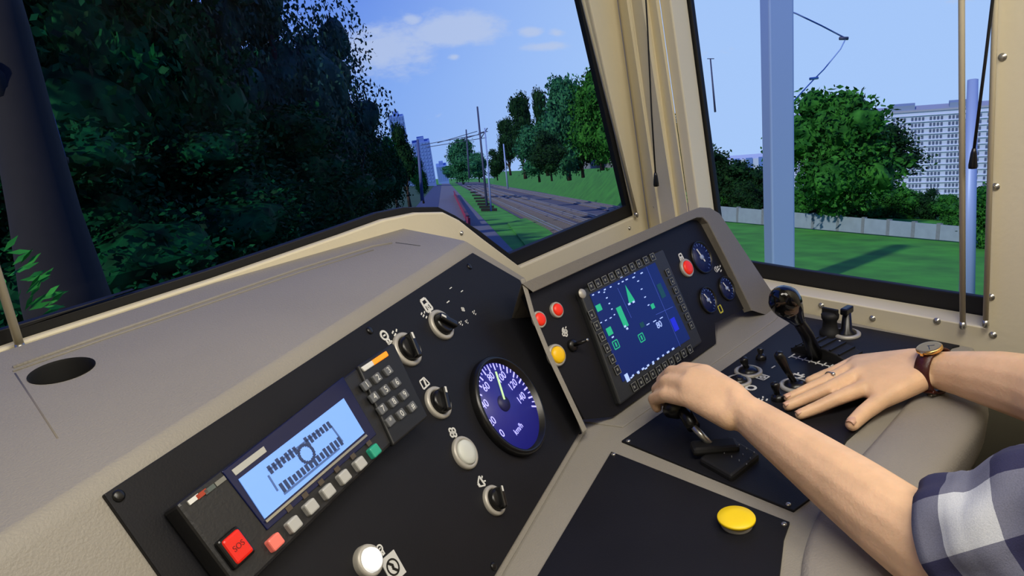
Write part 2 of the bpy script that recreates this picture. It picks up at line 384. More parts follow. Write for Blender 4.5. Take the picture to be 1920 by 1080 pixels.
# pedestal under the desk, dark kick board
dbuild(MB().prism([Vector((.0, .60, .74)), Vector((SX - .01, .80, .74)), Vector((SX - .01, .62, .74)), Vector((.7, .55, .74)), Vector((.35, .42, .74)), Vector((-.05, .34, .74))], (0, 0, -.72)), 'pedestal', mat('dark_kickboard', (34, 32, 30), .7))
# sloping grey transition between main panel and desk
dbuild(MB().prism([P(x, y, .002) for x, y in [(1095, 790), (1150, 786), (1342, 646), (1345, 608), (1410, 572), (1470, 580), (1452, 600), (1168, 800)]], (0, 0, -.004)), 'panel_fillet', GREYMAT, .0015)

# ---- left housing (hump) with cup hole
ridge1 = LF.px(877, 453); rz = ridge1.z
rv = LF.loc(877, 453).y
r_l = LF.w(-.95, rv)
back_l = WF.w(-1.0, WF.loc(400, 545).y + .0, .0)
bk = [WF.px(740, 427, .004), WF.px(640, 455, .004), WF.px(400, 537, .004), WF.px(40, 655, .004)]
zb = rz + .004
TPN = (WF.px(400, 532, .003) - r_l).cross(ridge1 - r_l).normalized(); TPN = TPN if TPN.z > 0 else -TPN
def topz(x, y): return hit(x, y, ridge1, TPN)
tp_poly = [ridge1, topz(845, 446), topz(790, 438), topz(742, 426), topz(690, 434), topz(640, 450), topz(400, 531), topz(40, 648)]
tdir = (topz(40, 648) - topz(400, 531)).normalized()
tp_poly += [topz(40, 648) + tdir * .5, r_l]
hc = topz(116, 695)
hr1 = (topz(180, 677) - topz(52, 713)).length / 2
hx_ = TPN.orthogonal().normalized(); hy_ = TPN.cross(hx_)
hole = [hc + (hx_ * math.cos(a) + hy_ * math.sin(a)) * hr1 for a in [2 * math.pi * k / 36 for k in range(36)]]
mbt = MB(); fr_pts = [ridge1, LF.px(985, 521), LF.px(1101, 811), LF.w(LF.loc(1101, 811).x, -.04), LF.w(-.95, -.04), r_l]
house = thing('instrument_housing', 'grey moulded dashboard hump carrying the black instrument panel, under the windscreen', 'dashboard', Vector((.2, .7, .78)))
bpy.context.view_layer.update()
def hbuild(mb, name, m, bevel=0, seg=3, angle=30, par=house):
    o = mb.build(name, m, None, bevel, seg, angle); o.parent = par; o.matrix_parent_inverse = par.matrix_world.inverted(); return o
# closed shell: top with hole + front slope + right cheek
bm = bmesh.new()
def fillp(bm, polys, nrm):
    es = []; vv_all = []
    for lp in polys:
        vv = [bm.verts.new(p) for p in lp]; vv_all.append(vv)
        for i in range(len(vv)): es.append(bm.edges.new((vv[i], vv[(i + 1) % len(vv)])))
    bmesh.ops.triangle_fill(bm, use_beauty=True, edges=es, normal=nrm); return vv_all
fillp(bm, [tp_poly, hole], TPN)
bm.faces.new([bm.verts.new(p) for p in fr_pts])
# right cheek goes back from the front slope's edge to the wall
cheek_f = fr_pts[0:4]; back = [tp_poly[3]] + [p + LF.v.cross(Vector((0, 0, 1))).normalized() * 0 + Vector((-.02, .22, 0)) for p in fr_pts[1:4]]
for i in range(3): bm.faces.new([bm.verts.new(p) for p in (cheek_f[i], back[i], back[i + 1], cheek_f[i + 1])]) if i else bm.faces.new([bm.verts.new(p) for p in (tp_poly[0], tp_poly[1], tp_poly[2], tp_poly[3], back[1], cheek_f[1])])
# back skirt left out: the top runs up to the wall
for i in range(0):
    a, b = tp_poly[i], tp_poly[i + 1]; bm.faces.new([bm.verts.new(p) for p in (a, b, b - Vector((0, 0, .12)), a - Vector((0, 0, .12)))])
bmesh.ops.remove_doubles(bm, verts=bm.verts[:], dist=.0004); bmesh.ops.recalc_face_normals(bm, faces=bm.faces[:])
bmesh.ops.dissolve_limit(bm, angle_limit=.002, verts=bm.verts[:], edges=bm.edges[:])
me = bpy.data.meshes.new('housing_shell'); bm.to_mesh(me); bm.free(); ho = bpy.data.objects.new('housing_shell', me); COL.objects.link(ho); me.materials.append(GREYMAT)
ho.parent = house; ho.matrix_parent_inverse = house.matrix_world.inverted()
b = ho.modifiers.new('bevel', 'BEVEL'); b.width = .016; b.segments = 5; b.limit_method = 'WEIGHT'
bw = me.attributes.new('bevel_weight_edge', 'FLOAT', 'EDGE')
for i_, e_ in enumerate(me.edges):
    pa_, pb_ = me.vertices[e_.vertices[0]].co, me.vertices[e_.vertices[1]].co
    onr = [abs((q_ - r_l).cross((ridge1 - r_l).normalized()).length) < .003 for q_ in (pa_, pb_)]
    onf = [abs((q_ - LF.a).dot(LF.n)) < .001 for q_ in (pa_, pb_)]
    bw.data[i_].value = 1.0 if all(onr) else .2 if all(onf) else 0.0
for p_ in me.polygons: p_.use_smooth = True
try:
    me.set_sharp_from_angle(angle=rad(60))
except Exception: pass
wn = ho.modifiers.new('wn', 'WEIGHTED_NORMAL'); wn.keep_sharp = True
# cup holder lining
mb = MB().lathe([(hr1 * 1.0, .0008), (hr1 * .96, -.002), (hr1 * .93, -.05), (hr1 * .9, -.07), (0, -.07)], 36); o = hbuild(mb, 'cup_holder', mat('hole_black', (6, 6, 6), .8)); mq = Matrix((hx_, hy_, TPN)).transposed().to_4x4(); mq.translation = hc; o.matrix_world = mq
# raised seam line along the rear of the hump and its short return, and the front-left joint
def seam(pts, r, name='seam'):
    hbuild(MB().tube([topz(*p) + Vector((0, 0, .0004)) for p in pts], r, 8), name, GREYMAT)
seam([(25, 690), (200, 628), (400, 560), (560, 505), (700, 462), (735, 456)], .0022)
seam([(25, 697), (200, 635), (400, 567), (560, 512), (700, 469)], .0012)
hbuild(MB().tube([topz(*p) + Vector((0, 0, -.0004)) for p in [(742, 455), (765, 458), (788, 461)]], .0010, 6), 'seam', CHAR)
hbuild(MB().tube([topz(*p) + Vector((0, 0, -.0006)) for p in [(28, 700), (60, 748), (108, 822)]], .0011, 6), 'seam', mat('seam_grey', (112, 105, 95), .6))
# black instrument plate with chamfered corner
lp = [LF.loc(*p) for p in [(190, 930), (883, 476), (972, 527), (1088, 815)]] 
lp += [Vector((lp[3].x - .004, .006)), Vector((LF.loc(270, 1080).x - .0, .006))]
hbuild(MB().prism([LF.w(p.x, p.y, .004) for p in lp], -LF.n * .006), 'instrument_plate', BLACKP, .0012, 2)
for q in [(222, 930), (693, 620), (925, 1062), (880, 500)]:
    o = MB().lathe([(.0045, 0), (.0045, .0012), (.003, .002), (0, .002)], 12).build('plate_screw', BLACKK, None); o.parent = house; c = LF.loc(*q, .004); o.matrix_world = LF.mtx(c.x, c.y, .004)

# ---- main panel hood
inner = [(1000, 548), (1290, 414), (1312, 404), (1328, 410), (1405, 570), (1341, 606), (1343, 644), (1152, 780), (1096, 786), (1060, 700)]
outerp = [(978, 531), (1100, 478), (1288, 397), (1312, 388), (1332, 389), (1350, 400), (1410, 490), (1472, 583)]
hood = thing('display_hood', 'grey hooded binnacle framing the black main display panel at the corner pillar', 'dashboard', Vector((.8, .75, .78))); bpy.context.view_layer.update()
ip = [RF.loc(*p, .014) for p in inner]; opx = [RF.loc(*p, .014) for p in outerp]
ox = opx[:] + [Vector((opx[-1].x + .005, -.02)), Vector((ip[-3].x + .02, -.02)), Vector((-.085, -.02)), Vector((-.075, opx[0].y - .02))]
def hd(mb, name, m, bevel=0, seg=3): return hbuild(mb, name, m, bevel, seg, par=hood)
face = [RF.w(p.x, p.y, .014) for p in opx] + [RF.w(opx[-1].x + .004, -.012, .014)]
# frame: strip between outer and inner outline (top and right), extruded backwards
strip_o = [RF.loc(*p, .014) for p in outerp] + [RF.loc(1480, 604, .014)]
strip_i = [RF.loc(*p, .014) for p in [(1000, 548), (1100, 502), (1290, 415), (1307, 408), (1318, 408), (1328, 418), (1362, 484), (1404, 570), (1410, 582)]]
mb = MB()
nb = len(strip_o); bdir = RF.v.cross(RF.u); bdir = Vector((-.04, .45, -.85)).normalized()
vo = [RF.w(p.x, p.y, .014) for p in strip_o]; vi = [RF.w(p.x, p.y, .014) for p in strip_i]; vb = [p + bdir * .10 for p in vo]; vib = [RF.w(p.x, p.y, -.004) for p in strip_i]
vb[-1].z = vb[-2].z = DESK
vs_ = vo + vi + vb + vib; fs = []
for i in range(nb - 1):
    fs += [(i, i + 1, nb + i + 1, nb + i), (2 * nb + i, 2 * nb + i + 1, i + 1, i), (nb + i, nb + i + 1, 3 * nb + i + 1, 3 * nb + i), (3 * nb + i, 3 * nb + i + 1, 2 * nb + i + 1, 2 * nb + i)]
mb.add(vs_, fs); hd(mb, 'hood_rim', mat('hood_grey', (114, 109, 100), .55, bump=.35, bscale=500, var=.05), .006, 4)
pp = [RF.loc(*p) for p in inner]
pp[0] = RF.loc(984, 552); pp[9] = RF.loc(1050, 700); pp[1] = pp[1] + Vector((0, .012)); pp[2] += Vector((.004, .012)); pp[3] += Vector((.01, .006)); pp[4] = RF.loc(1408, 572)
hd(MB().prism([RF.w(p.x, p.y, .0) for p in pp], -RF.n * .01), 'instrument_plate', BLACKP, .0008, 1)

hd(MB().prism([RF.px(x, y, .012) for x, y in [(976, 523), (984, 521), (1003, 590), (1031, 658), (1101, 806), (1093, 812), (1023, 662), (995, 592)]], Vector(ray(1035, 660)) * .028), 'left_cheek', GREYMAT, .0012, 2)
# ---- black plates on the desk
pa = [P(x, y, .003) for x, y in [(1146, 846), (1481, 978), (1470, 1010), (1462, 1080)]]; pa += [Vector((pa[3].x - .06, pa[3].y - .045, pa[3].z)), Vector((.30, .17, pa[3].z)), P(935, 1200, .003)]
dbuild(MB().prism(pa, (0, 0, -.005)), 'control_plate', BLACKP, .001, 2)
pb = [P(x, y, .003) for x, y in [(1165, 826), (1488, 957), (1518, 935)]] + [Vector((.80, .415, DESK + .003)), Vector((1.15, .43, DESK + .003))] + [P(x, y, .003) for x, y in [(1800, 647), (1500, 592)]]
dbuild(MB().prism(pb, (0, 0, -.005)), 'control_plate', BLACKP, .001, 2)
for q in [(1150, 852), (1470, 983), (1178, 827), (1478, 946), (1506, 600)]:
    o = MB().lathe([(.0032, 0), (.0032, .001), (.002, .0018), (0, .0018)], 12).build('plate_screw', SILVER, None); o.parent = desk; o.matrix_world = Matrix.Translation(P(*q, .003))

# ================================================================== SWITCHES AND BUTTONS
def ring_of(fr, c, top): return (fr.loc(*top) - fr.loc(*c)).length
def rotary(fr, c, r, label, rot=0, knobh=.014, h=.004, name='rotary_switch', pointer=True, km=None):
    t = on(fr, name, label, 'switch', c, h, rot)
    MB().lathe([(r, 0), (r, .003), (r * .93, .0045), (r * .78, .0048), (r * .72, .003), (r * .7, 0)], 40).build('collar', DULLMET, t)
    b = MB().lathe([(r * .7, 0), (r * .68, knobh * .6), (r * .6, knobh * .72), (r * .5, knobh * .75), (0, knobh * .75)], 32)
    b.build('knob_base', BLACKK, t)
    MB().box((0, 0, knobh * .8), (r * .2, r * .72, knobh * .42)).build('knob', BLACKK, t, bevel=.002)
    if pointer: MB().box((0, r * .5, knobh * 1.225), (r * .07, r * .18, .0004)).build('pointer_mark', WHITEP, t)
    return t
def pushb(fr, c, r, label, capm, h=.004, ch=.006, name='push_button', ring=DULLMET, capr=.74):
    t = on(fr, name, label, 'button', c, h)
    MB().lathe([(r, 0), (r, ch * .5), (r * .94, ch * .75), (r * capr * 1.05, ch * .8), (r * capr, ch * .4), (r * capr, 0)], 40).build('collar', ring, t)
    MB().lathe([(r * capr, 0), (r * capr, ch * .9), (r * capr * .92, ch * 1.15), (r * capr * .5, ch * 1.3), (0, ch * 1.32)], 36).build('cap', capm, t)
    return t
rotary(LF, (762, 656), ring_of(LF, (762, 656), (757, 626)), 'black rotary switch in silver ring nearest the radio keypad, orange light beside it', rad(-20))
rotary(LF, (826, 610), ring_of(LF, (826, 610), (822, 584)), 'topmost black rotary switch of the left instrument panel', rad(40))
rotary(LF, (820, 756), ring_of(LF, (820, 756), (816, 727)), 'black rotary switch with white pointer left of the speedometer, above the milky button', rad(-35))
rotary(LF, (925, 939), ring_of(LF, (925, 939), (920, 911)), 'black rotary switch lowest on the left panel, below the speedometer', rad(-35))
pushb(LF, (870, 850), ring_of(LF, (870, 850), (866, 820)), 'milky white push button in grey ring between two rotary switches', WHITEB)
pushb(LF, (686, 1054), ring_of(LF, (686, 1054), (681, 1023)), 'large lit white push button at the bottom edge below the radio', WHITEL, ch=.010)
pushb(RF, (1009, 600), ring_of(RF, (1009, 600), (1006, 584)), 'red push button half hidden behind the edge of the left panel', REDB, h=0)
pushb(RF, (1042, 582), ring_of(RF, (1042, 582), (1039, 567)), 'red push button left of the display, upper of the left pair', REDB, h=0)
pushb(RF, (1040, 667), ring_of(RF, (1040, 667), (1036, 646)), 'yellow push button in metal ring left of the display', AMBB, h=0, ch=.009)
pushb(RF, (1286, 503), ring_of(RF, (1286, 503), (1283, 486)), 'red push button in pale ring right of the display', REDB, h=0)
t = on(RF, 'key_switch', 'small black key switch between the red and yellow buttons left of the display', 'switch', (1072, 648), 0)
MB().lathe([(.009, 0), (.009, .004), (.007, .006), (0, .006)], 24).build('collar', BLACKK, t)
MB().tube([(0, 0, .004), (.004, 0, .018), (.010, 0, .022)], [.003, .003, .0022], 8).build('lever', BLACKK, t)
MB().lathe([(.0022, 0), (.0022, .001), (0, .001)], 10, c=(.010, 0, .0235)).build('lever_tip', SILVER, t)

# yellow mushroom button on the near desk plate
t = on(DF, 'mushroom_button', 'large round yellow mushroom button on the near desk plate', 'button', (1381, 984), .003)
mr_ = .0205
MB().lathe([(mr_ * .82, 0), (mr_ * .84, .003), (mr_ * .76, .004), (mr_ * .6, .004)], 40).build('collar', DULLMET, t)
MB().lathe([(mr_ * .5, .003), (mr_ * .55, .006), (mr_ * .9, .007)], 40).build('neck', mat('pale_neck', (222, 205, 190), .5), t)
MB().lathe([(mr_ * .85, .0068), (mr_, .0075), (mr_, .0098), (mr_ * .97, .0108), (mr_ * .5, .0112), (0, .0113)], 48).build('cap', YELB, t)

# ---- printed symbols on the plates
def glyph(fr, parent, c, size, kind, h=.0044, m=WHITEP):
    mb = MB(); p = fr.loc(c[0], c[1], h); s = size; tk = s * .1
    def bar(x0, y0, x1, y1, w=tk):
        a = Vector((x0, y0, 0)) * s; b_ = Vector((x1, y1, 0)) * s; d = b_ - a; L = d.length / 2; d.normalize()
        mb.box((a + b_) / 2, (L, w / 1.6, .00025), (d, Vector((-d.y, d.x, 0)), Vector((0, 0, 1))))
    def circ(cx, cy, r, w=tk, n=18):
        for k in range(n):
            a0 = 2 * math.pi * k / n; a1 = 2 * math.pi * (k + 1) / n; bar(cx + r * math.cos(a0), cy + r * math.sin(a0), cx + r * math.cos(a1), cy + r * math.sin(a1), w)
    if kind == 'lamp': circ(0, .1, .35, tk * 1.4); bar(-.16, -.3, -.12, -.55, tk * 1.4); bar(.16, -.3, .12, -.55, tk * 1.4); bar(-.2, -.6, .2, -.6, tk * 1.4); bar(-.15, .1, .15, .1)
    elif kind == 'cab': bar(-.4, -.5, .4, -.5, tk * 1.5); bar(-.4, -.5, -.3, .45, tk * 1.5); bar(.4, -.5, .3, .45, tk * 1.5); bar(-.3, .45, .3, .45, tk * 1.5); bar(-.3, 0, .3, 0, tk * 1.5); circ(0, -.25, .12)
    elif kind == 'fan':
        for k in range(4):
            a = k * math.pi / 2 + .3; circ(.26 * math.cos(a), .26 * math.sin(a), .18, tk * 1.2, 10)
    elif kind == 'ticks': bar(-.5, .2, -.1, .35, tk * 1.3); bar(-.45, -.15, 0, .0, tk * 1.3); bar(.2, .1, .5, .3, tk * 1.3); bar(-.1, -.5, .3, -.35, tk * 1.3)
    elif kind == 'bolt': bar(-.2, .5, .1, .05, tk * 1.5); bar(.1, .05, -.1, -.02, tk * 1.5); bar(-.1, -.02, .2, -.5, tk * 1.5); circ(0, 0, .55, tk)
    elif kind == 'horn': bar(-.4, -.15, -.4, .15, tk * 2); bar(-.4, .15, .2, .45); bar(-.4, -.15, .2, -.45); bar(.2, -.45, .2, .45, tk * 1.5); bar(.35, .15, .55, .25); bar(.35, -.15, .55, -.25)
    elif kind == 'box': bar(-.45, -.4, .45, -.4); bar(.45, -.4, .45, .4); bar(.45, .4, -.45, .4); bar(-.45, .4, -.45, -.4); circ(0, 0, .2, tk * 1.4)
    elif kind == 'wiper': bar(-.5, -.3, .5, -.3); bar(-.5, -.3, -.35, .4); bar(.5, -.3, .35, .4); bar(-.35, .4, .35, .4); bar(0, -.3, .2, .3, tk * 1.5)
    elif kind == 'ring': circ(0, 0, .4, tk * 1.8)
    elif kind == 'dash': bar(-.5, 0, .5, 0, tk * 1.6)
    elif kind == 'bracket': bar(-.35, .5, -.35, -.4, tk * 1.3); bar(-.35, -.4, .35, -.4, tk * 1.3); bar(.35, -.4, .35, .5, tk * 1.3); bar(-.35, .5, -.1, .5, tk * 1.3); bar(.35, .5, .1, .5, tk * 1.3)
    o = mb.build('printed_symbol', m, None); o.parent = parent; o.matrix_world = fr.mtx(p.x, p.y, h); return o
bpy.context.view_layer.update()
for c, s_, k in [((799, 571), .017, 'cab'), ((808, 584), .010, 'ticks'), ((795, 590), .010, 'ticks'), ((722, 631), .015, 'lamp'), ((742, 625), .011, 'ticks'), ((731, 642), .009, 'dash'), ((733, 656), .009, 'dash'), ((738, 671), .007, 'fan'),
                 ((796, 719), .014, 'wiper'), ((849, 811), .014, 'fan'), ((902, 904), .014, 'horn'), ((713, 1030), .009, 'lamp'),
                 ((845, 540), .006, 'dash'), ((866, 546), .006, 'dash'), ((840, 566), .007, 'dash'), ((868, 580), .007, 'fan'), ((889, 586), .007, 'ticks'), ((864, 606), .007, 'ticks'), ((875, 603), .006, 'ticks'), ((715, 665), .006, 'dash')]:
    glyph(LF, house, c, s_, k)
q = LF.loc(737, 1063, .0045); o = MB().box((0, 0, 0), (.0105, .012, .0005)).build('sticker', mat('white_sticker', (200, 200, 196), .6), None); o.parent = house; o.matrix_world = LF.mtx(q.x, q.y, .0045, rad(-8))
glyph(LF, house, (737, 1063), .013, 'bolt', .0052, BLACKK)
for c, s_, k, m_ in [((1059, 624), .013, 'fan', WHITEP), ((1059, 618), .010, 'ticks', WHITEP), ((1277, 482), .013, 'cab', WHITEP), ((1349, 503), .013, 'ticks', WHITEP), ((1343, 505), .009, 'bolt', WHITEP), ((1351, 580), .014, 'bracket', YELP)]:
    glyph(RF, hood, c, s_, k, .0004, m_)
for c, s_, k in [((1394, 683), .010, 'dash'), ((1383, 691), .008, 'ticks'), ((1430, 707), .017, 'box'), ((1450, 688), .010, 'dash'), ((1408, 727), .017, 'ring'), ((1495, 705), .020, 'horn'), ((1518, 713), .016, 'horn'), ((1578, 650), .022, 'ticks'), ((1571, 641), .014, 'dash'), ((1430, 748), .014, 'ticks')]:
    glyph(DF, desk, c, s_, k, .0034)
# scale beside the driving lever: a long line with cross ticks and an open end box
a = P(1483, 668, .0034); b_ = P(1583, 694, .0034); mb = MB(); d = Vector(b_ - a); L = d.length; d.normalize(); e_ = Vector((-d.y, d.x, 0))
mb.box(Vector((a + b_) / 2), (L / 2, .0011, .0003), (d, e_, Vector((0, 0, 1))))
for k in range(9):
    q = Vector(a) + d * L * k / 8; mb.box(q + e_ * .002, (.0009, .0065 if k else .009, .0003), (d, e_, Vector((0, 0, 1))))
q = Vector(b_) + d * .004 - e_ * .008
for s1, s2, hx, hy in [(0, 1, .011, .001), (0, -1, .011, .001), (1, 0, .001, .010), (-1, 0, .001, .010)]: mb.box(q + d * s1 * .011 + e_ * s2 * .010, (hx, hy, .0003), (d, e_, Vector((0, 0, 1))))
o = dbuild(mb, 'lever_scale', WHITEP)

# ================================================================== SPEEDOMETER
DIALB = mat('dial_blue', (30, 32, 92), .5, emit=.55, emit_col=(30, 30, 130))
DIALW = mat('dial_marks', (200, 200, 250), .5, emit=.75, emit_col=(150, 150, 255))
NEED = mat('needle_green', (190, 230, 170), .5, emit=.5)
sp = on(LF, 'speedometer', 'large round blue lit speedometer with pale green needle', 'gauge', (950, 762), .004)
cs = LF.loc(950, 762, .004); sr = .061
MB().lathe([(sr * 1.10, 0), (sr * 1.10, .008), (sr * 1.06, .011), (sr * 1.0, .011), (sr * .97, .002)], 64).build('bezel', BLACKK, sp)
MB().lathe([(sr, 0), (sr, .003), (0, .003)], 64).build('dial', DIALB, sp)
def tick_ring(parent, r0, r1, a0, a1, n, w, z, m, name='scale_marks', big=2):
    mb = MB()
    for k in range(n):
        a = a0 + (a1 - a0) * k / (n - 1); dd = Vector((math.cos(a), math.sin(a), 0)); ri = r0 if k % big == 0 else r0 + (r1 - r0) * .45
        mb.box(dd * (ri + r1) / 2 + Vector((0, 0, z)), ((r1 - ri) / 2, w if k % big == 0 else w * .7, .0002), (dd, Vector((-dd.y, dd.x, 0)), Vector((0, 0, 1))))
    return mb.build(name, m, parent)
def sang(x, y): v = LF.loc(x, y, .007) - cs; return math.atan2(v.y, v.x), v.length
numpos = [('0', 940, 818), ('20', 921, 793), ('40', 909, 759), ('60', 911, 726), ('80', 920, 707), ('100', 940, 708), ('120', 961, 722), ('140', 977, 747)]
a_hi = sang(898, 740)[0]; a_lo = sang(994, 762)[0]
if a_hi < a_lo: a_hi += 2 * math.pi
tick_ring(sp, sr * .80, sr * .96, a_hi, a_lo, 25, .0011, .0036, DIALW)
for s_, x, y in numpos:
    a, r = sang(x, y); r = min(r, sr * .78); text(s_, .0145, DIALW, 'numeral', sp, r * math.cos(a), r * math.sin(a), .0035)
a, r = sang(975, 812); text('km/h', .0115, DIALW, 'unit_text', sp, r * math.cos(a) * .85, r * math.sin(a) * .85, .0035)
n0 = LF.loc(942, 751, .007) - cs; n1 = LF.loc(926, 699, .007) - cs; dd = (n1 - n0).normalized().to_3d()
MB().box(((n0 + n1) / 2).to_3d() + Vector((0, 0, .0065)), ((n1 - n0).length / 2, .0014, .0005), (dd, Vector((-dd.y, dd.x, 0)), Vector((0, 0, 1)))).build('needle', NEED, sp)
MB().lathe([(.011, .003), (.010, .006), (0, .0065)], 24, c=(n0.x - dd.x * .004, n0.y - dd.y * .004, 0)).build('needle_hub', mat('hub_navy', (30, 30, 80), .5), sp)

# small pressure gauges
def gauge(c, top, label, tone, nd):
    r = ring_of(RF, c, top); t = on(RF, 'pressure_gauge', label, 'gauge', c, 0)
    MB().lathe([(r * 1.08, 0), (r * 1.08, .004), (r * 1.0, .005), (r * .96, .001)], 40).build('bezel', BLACKK, t)
    MB().lathe([(r, 0), (r, .0012), (0, .0012)], 40).build('dial', mat('gauge_dial_%d' % tone, (10, 14, 34), .5, emit=.04 * tone, emit_col=(30, 60, 170)), t)
    tick_ring(t, r * .74, r * .92, rad(120), rad(-70), 12, .0006, .0016, mat('gauge_marks', (90, 115, 180), .5, emit=.12), big=2)
    dd = Vector((math.cos(nd), math.sin(nd), 0)); MB().box(dd * r * .15 + Vector((0, 0, .003)), (r * .5, r * .05, .0004), (dd, Vector((-dd.y, dd.x, 0)), Vector((0, 0, 1)))).build('needle', WHITEP, t)
    MB().lathe([(r * .17, .0015), (r * .15, .0042), (0, .0044)], 18).build('needle_hub', mat('hub_grey', (150, 165, 200), .5), t)
gauge((1314, 483), (1308, 455), 'largest dark blue pressure gauge at the top right of the main panel', 2, rad(110))
gauge((1326, 563), (1321, 540), 'small dark pressure gauge beside the display corner, below the red button', 1.5, rad(115))
gauge((1361, 541), (1356, 520), 'small dim pressure gauge farthest right on the main panel', 1, rad(115))
t = on(RF, 'indicator_lamp', 'tiny dim red indicator lamp at the lower right corner of the main panel', 'lamp', (1387, 557), 0)
MB().lathe([(.005, 0), (.005, .002), (0, .002)], 16).build('lamp_collar', BLACKK, t); MB().lathe([(.0035, .002), (.003, .0045), (0, .005)], 16).build('lamp_lens', mat('dim_red_lens', (110, 30, 24), .4), t)

# ================================================================== DISPLAY UNIT
dc = [RF.loc(*p, .006) for p in [(1083, 548), (1240, 468), (1314, 642), (1160, 760)]]
ds = on(RF, 'display_unit', 'rectangular display unit with blue screen framed by rows of small square keys', 'display', (1199, 605), .006)
cc = RF.loc(1199, 605, .006)
w_ = ((dc[1] - dc[0]).length + (dc[2] - dc[3]).length) / 2; bezel = [(p - cc) for p in dc]
MB().prism([(p.x, p.y, .004) for p in bezel], (0, 0, -.012)).build('bezel', CHAR, ds, bevel=.003)
scr = [RF.loc(*p, .011) - cc for p in [(1106, 552), (1228, 492), (1294, 635), (1168, 716)]]
SCRM = mat('screen_blue', (16, 28, 78), .3, emit=.30, emit_col=(30, 54, 138), spec=.3)
MB().prism([(p.x, p.y, .0052) for p in scr], (0, 0, -.001)).build('screen', SCRM, ds)
SG = mat('screen_green', (30, 150, 110), .4, emit=.7, emit_col=(30, 160, 120)); SW = mat('screen_white', (160, 180, 235), .4, emit=.8, emit_col=(150, 175, 235)); SB = mat('screen_royal', (20, 30, 170), .4, emit=.8, emit_col=(25, 35, 190)); SDG = mat('screen_dim_green', (10, 60, 70), .4, emit=.5); SLB = mat('screen_line', (60, 80, 170), .4, emit=.6)
def sl(x, y): return RF.loc(x, y, .0115) - cc
def sbar(x, y, w, h, m, name='screen_bar', dz=.0054):
    p = sl(x, y); return MB().box((p.x, p.y, dz), (w / 2, h / 2, .0002)).build(name, m, ds)
sbar(1123, 577, .012, .010, SG); sbar(1143, 621, .012, .012, SG)
p = sl(1167, 594); MB().box((p.x, p.y, .0054), (.006, .0165, .0002)).build('screen_bar', SG, ds)
p0 = sl(1179, 552); MB().add([(p0.x - .008, p0.y - .013, .0055), (p0.x + .008, p0.y - .013, .0055), (p0.x + .001, p0.y + .016, .0055)], [(0, 1, 2)]).build('screen_pointer', SG, ds)
sbar(1224, 574, .009, .008, SG)
for x, y in [(1155, 646), (1203, 633)]:
    p = sl(x, y); mb = MB()
    for sx, sy, hx, hy in [(0, 1, .006, .0008), (0, -1, .006, .0008), (1, 0, .0008, .006), (-1, 0, .0008, .006)]: mb.box((p.x + sx * .006, p.y + sy * .006, .0055), (hx, hy, .0002))
    mb.box((p.x, p.y, .0055), (.0016, .0035, .0002)); mb.build('screen_icon', SG, ds)
sbar(1240, 545, .012, .024, SDG); sbar(1204, 609, .010, .008, SDG); sbar(1265, 608, .013, .022, SB)
mb = MB()
def mrow(x0, y0, x1, y1, n, wd, ht, jit=0):
    for k in range(n):
        t_ = k / max(1, n - 1); p = sl(x0 + (x1 - x0) * t_, y0 + (y1 - y0) * t_); mb.box((p.x, p.y, .0055), (wd * random.uniform(.6, 1) / 2, ht / 2, .00015))
mrow(1112, 553, 1145, 538, 4, .006, .0018); mrow(1160, 532, 1175, 524, 3, .006, .0018); mrow(1188, 520, 1203, 512, 2, .007, .0018)
mrow(1133, 548, 1152, 590, 5, .005, .0016); mrow(1190, 512, 1216, 572, 5, .005, .0016); mrow(1127, 605, 1145, 596, 3, .006, .0014)
mrow(1215, 608, 1240, 596, 3, .009, .0014); mrow(1187, 704, 1262, 654, 9, .007, .0028); mrow(1184, 708, 1225, 682, 4, .006, .002)
mrow(1180, 570, 1188, 566, 2, .006, .003); mrow(1172, 612, 1176, 616, 2, .006, .003); mrow(1149, 632, 1151, 634, 1, .006, .002); mrow(1165, 520, 1150, 524, 2, .008, .001)
mb.build('screen_text', SW, ds)['kind'] = 'stuff'
p = sl(1236, 609); text('80', .0145, SW, 'screen_number', ds, p.x, p.y, .0055)
p = sl(1176, 708); MB().box((p.x, p.y, .0055), (.004, .006, .0002)).build('screen_icon', SW, ds)
mb = MB()
for (x0, y0, x1, y1) in [(1158, 540, 1184, 596), (1212, 500, 1276, 650), (1230, 590, 1262, 575)]:
    a = sl(x0, y0).to_3d(); b_ = sl(x1, y1).to_3d(); d_ = (b_ - a); L = d_.length / 2; d_.normalize(); mb.box((a + b_) / 2 + Vector((0, 0, .0054)), (L, .0003, .0001), (d_, Vector((-d_.y, d_.x, 0)), Vector((0, 0, 1))))
mb.build('screen_lines', SLB, ds)
KEYM = mat('key_black', (20, 21, 22), .5); KEYR = mat('key_outline', (120, 122, 116), .6)
def keyrow(x0, y0, x1, y1, n, hw, hh):
    for k in range(n):
        t_ = k / (n - 1); p = RF.loc(x0 + (x1 - x0) * t_, y0 + (y1 - y0) * t_, .011) - cc
        o = MB().box((p.x, p.y, .0048), (hw, hh, .0012)).build('softkey', KEYM, ds, bevel=.0006, seg=1)
        mb = MB()
        for sx, sy, hx, hy in [(0, 1, hw, .00045), (0, -1, hw, .00045), (1, 0, .00045, hh), (-1, 0, .00045, hh)]: mb.box((p.x + sx * hw * .9, p.y + sy * hh * .9, .0061), (hx * .95, hy, .0001))
        mb.box((p.x + random.uniform(-.001, .001), p.y + random.uniform(-.001, .001), .0061), (hw * .3, hh * .3, .0001))
        mb.build('key_print', KEYR, o)
keyrow(1108, 537, 1223, 482, 10, .0062, .0062)
keyrow(1109, 590, 1157, 694, 6, .0062, .0066)
keyrow(1252, 511, 1296, 610, 7, .0055, .0060)
keyrow(1189, 725, 1293, 655, 10, .0062, .0066)
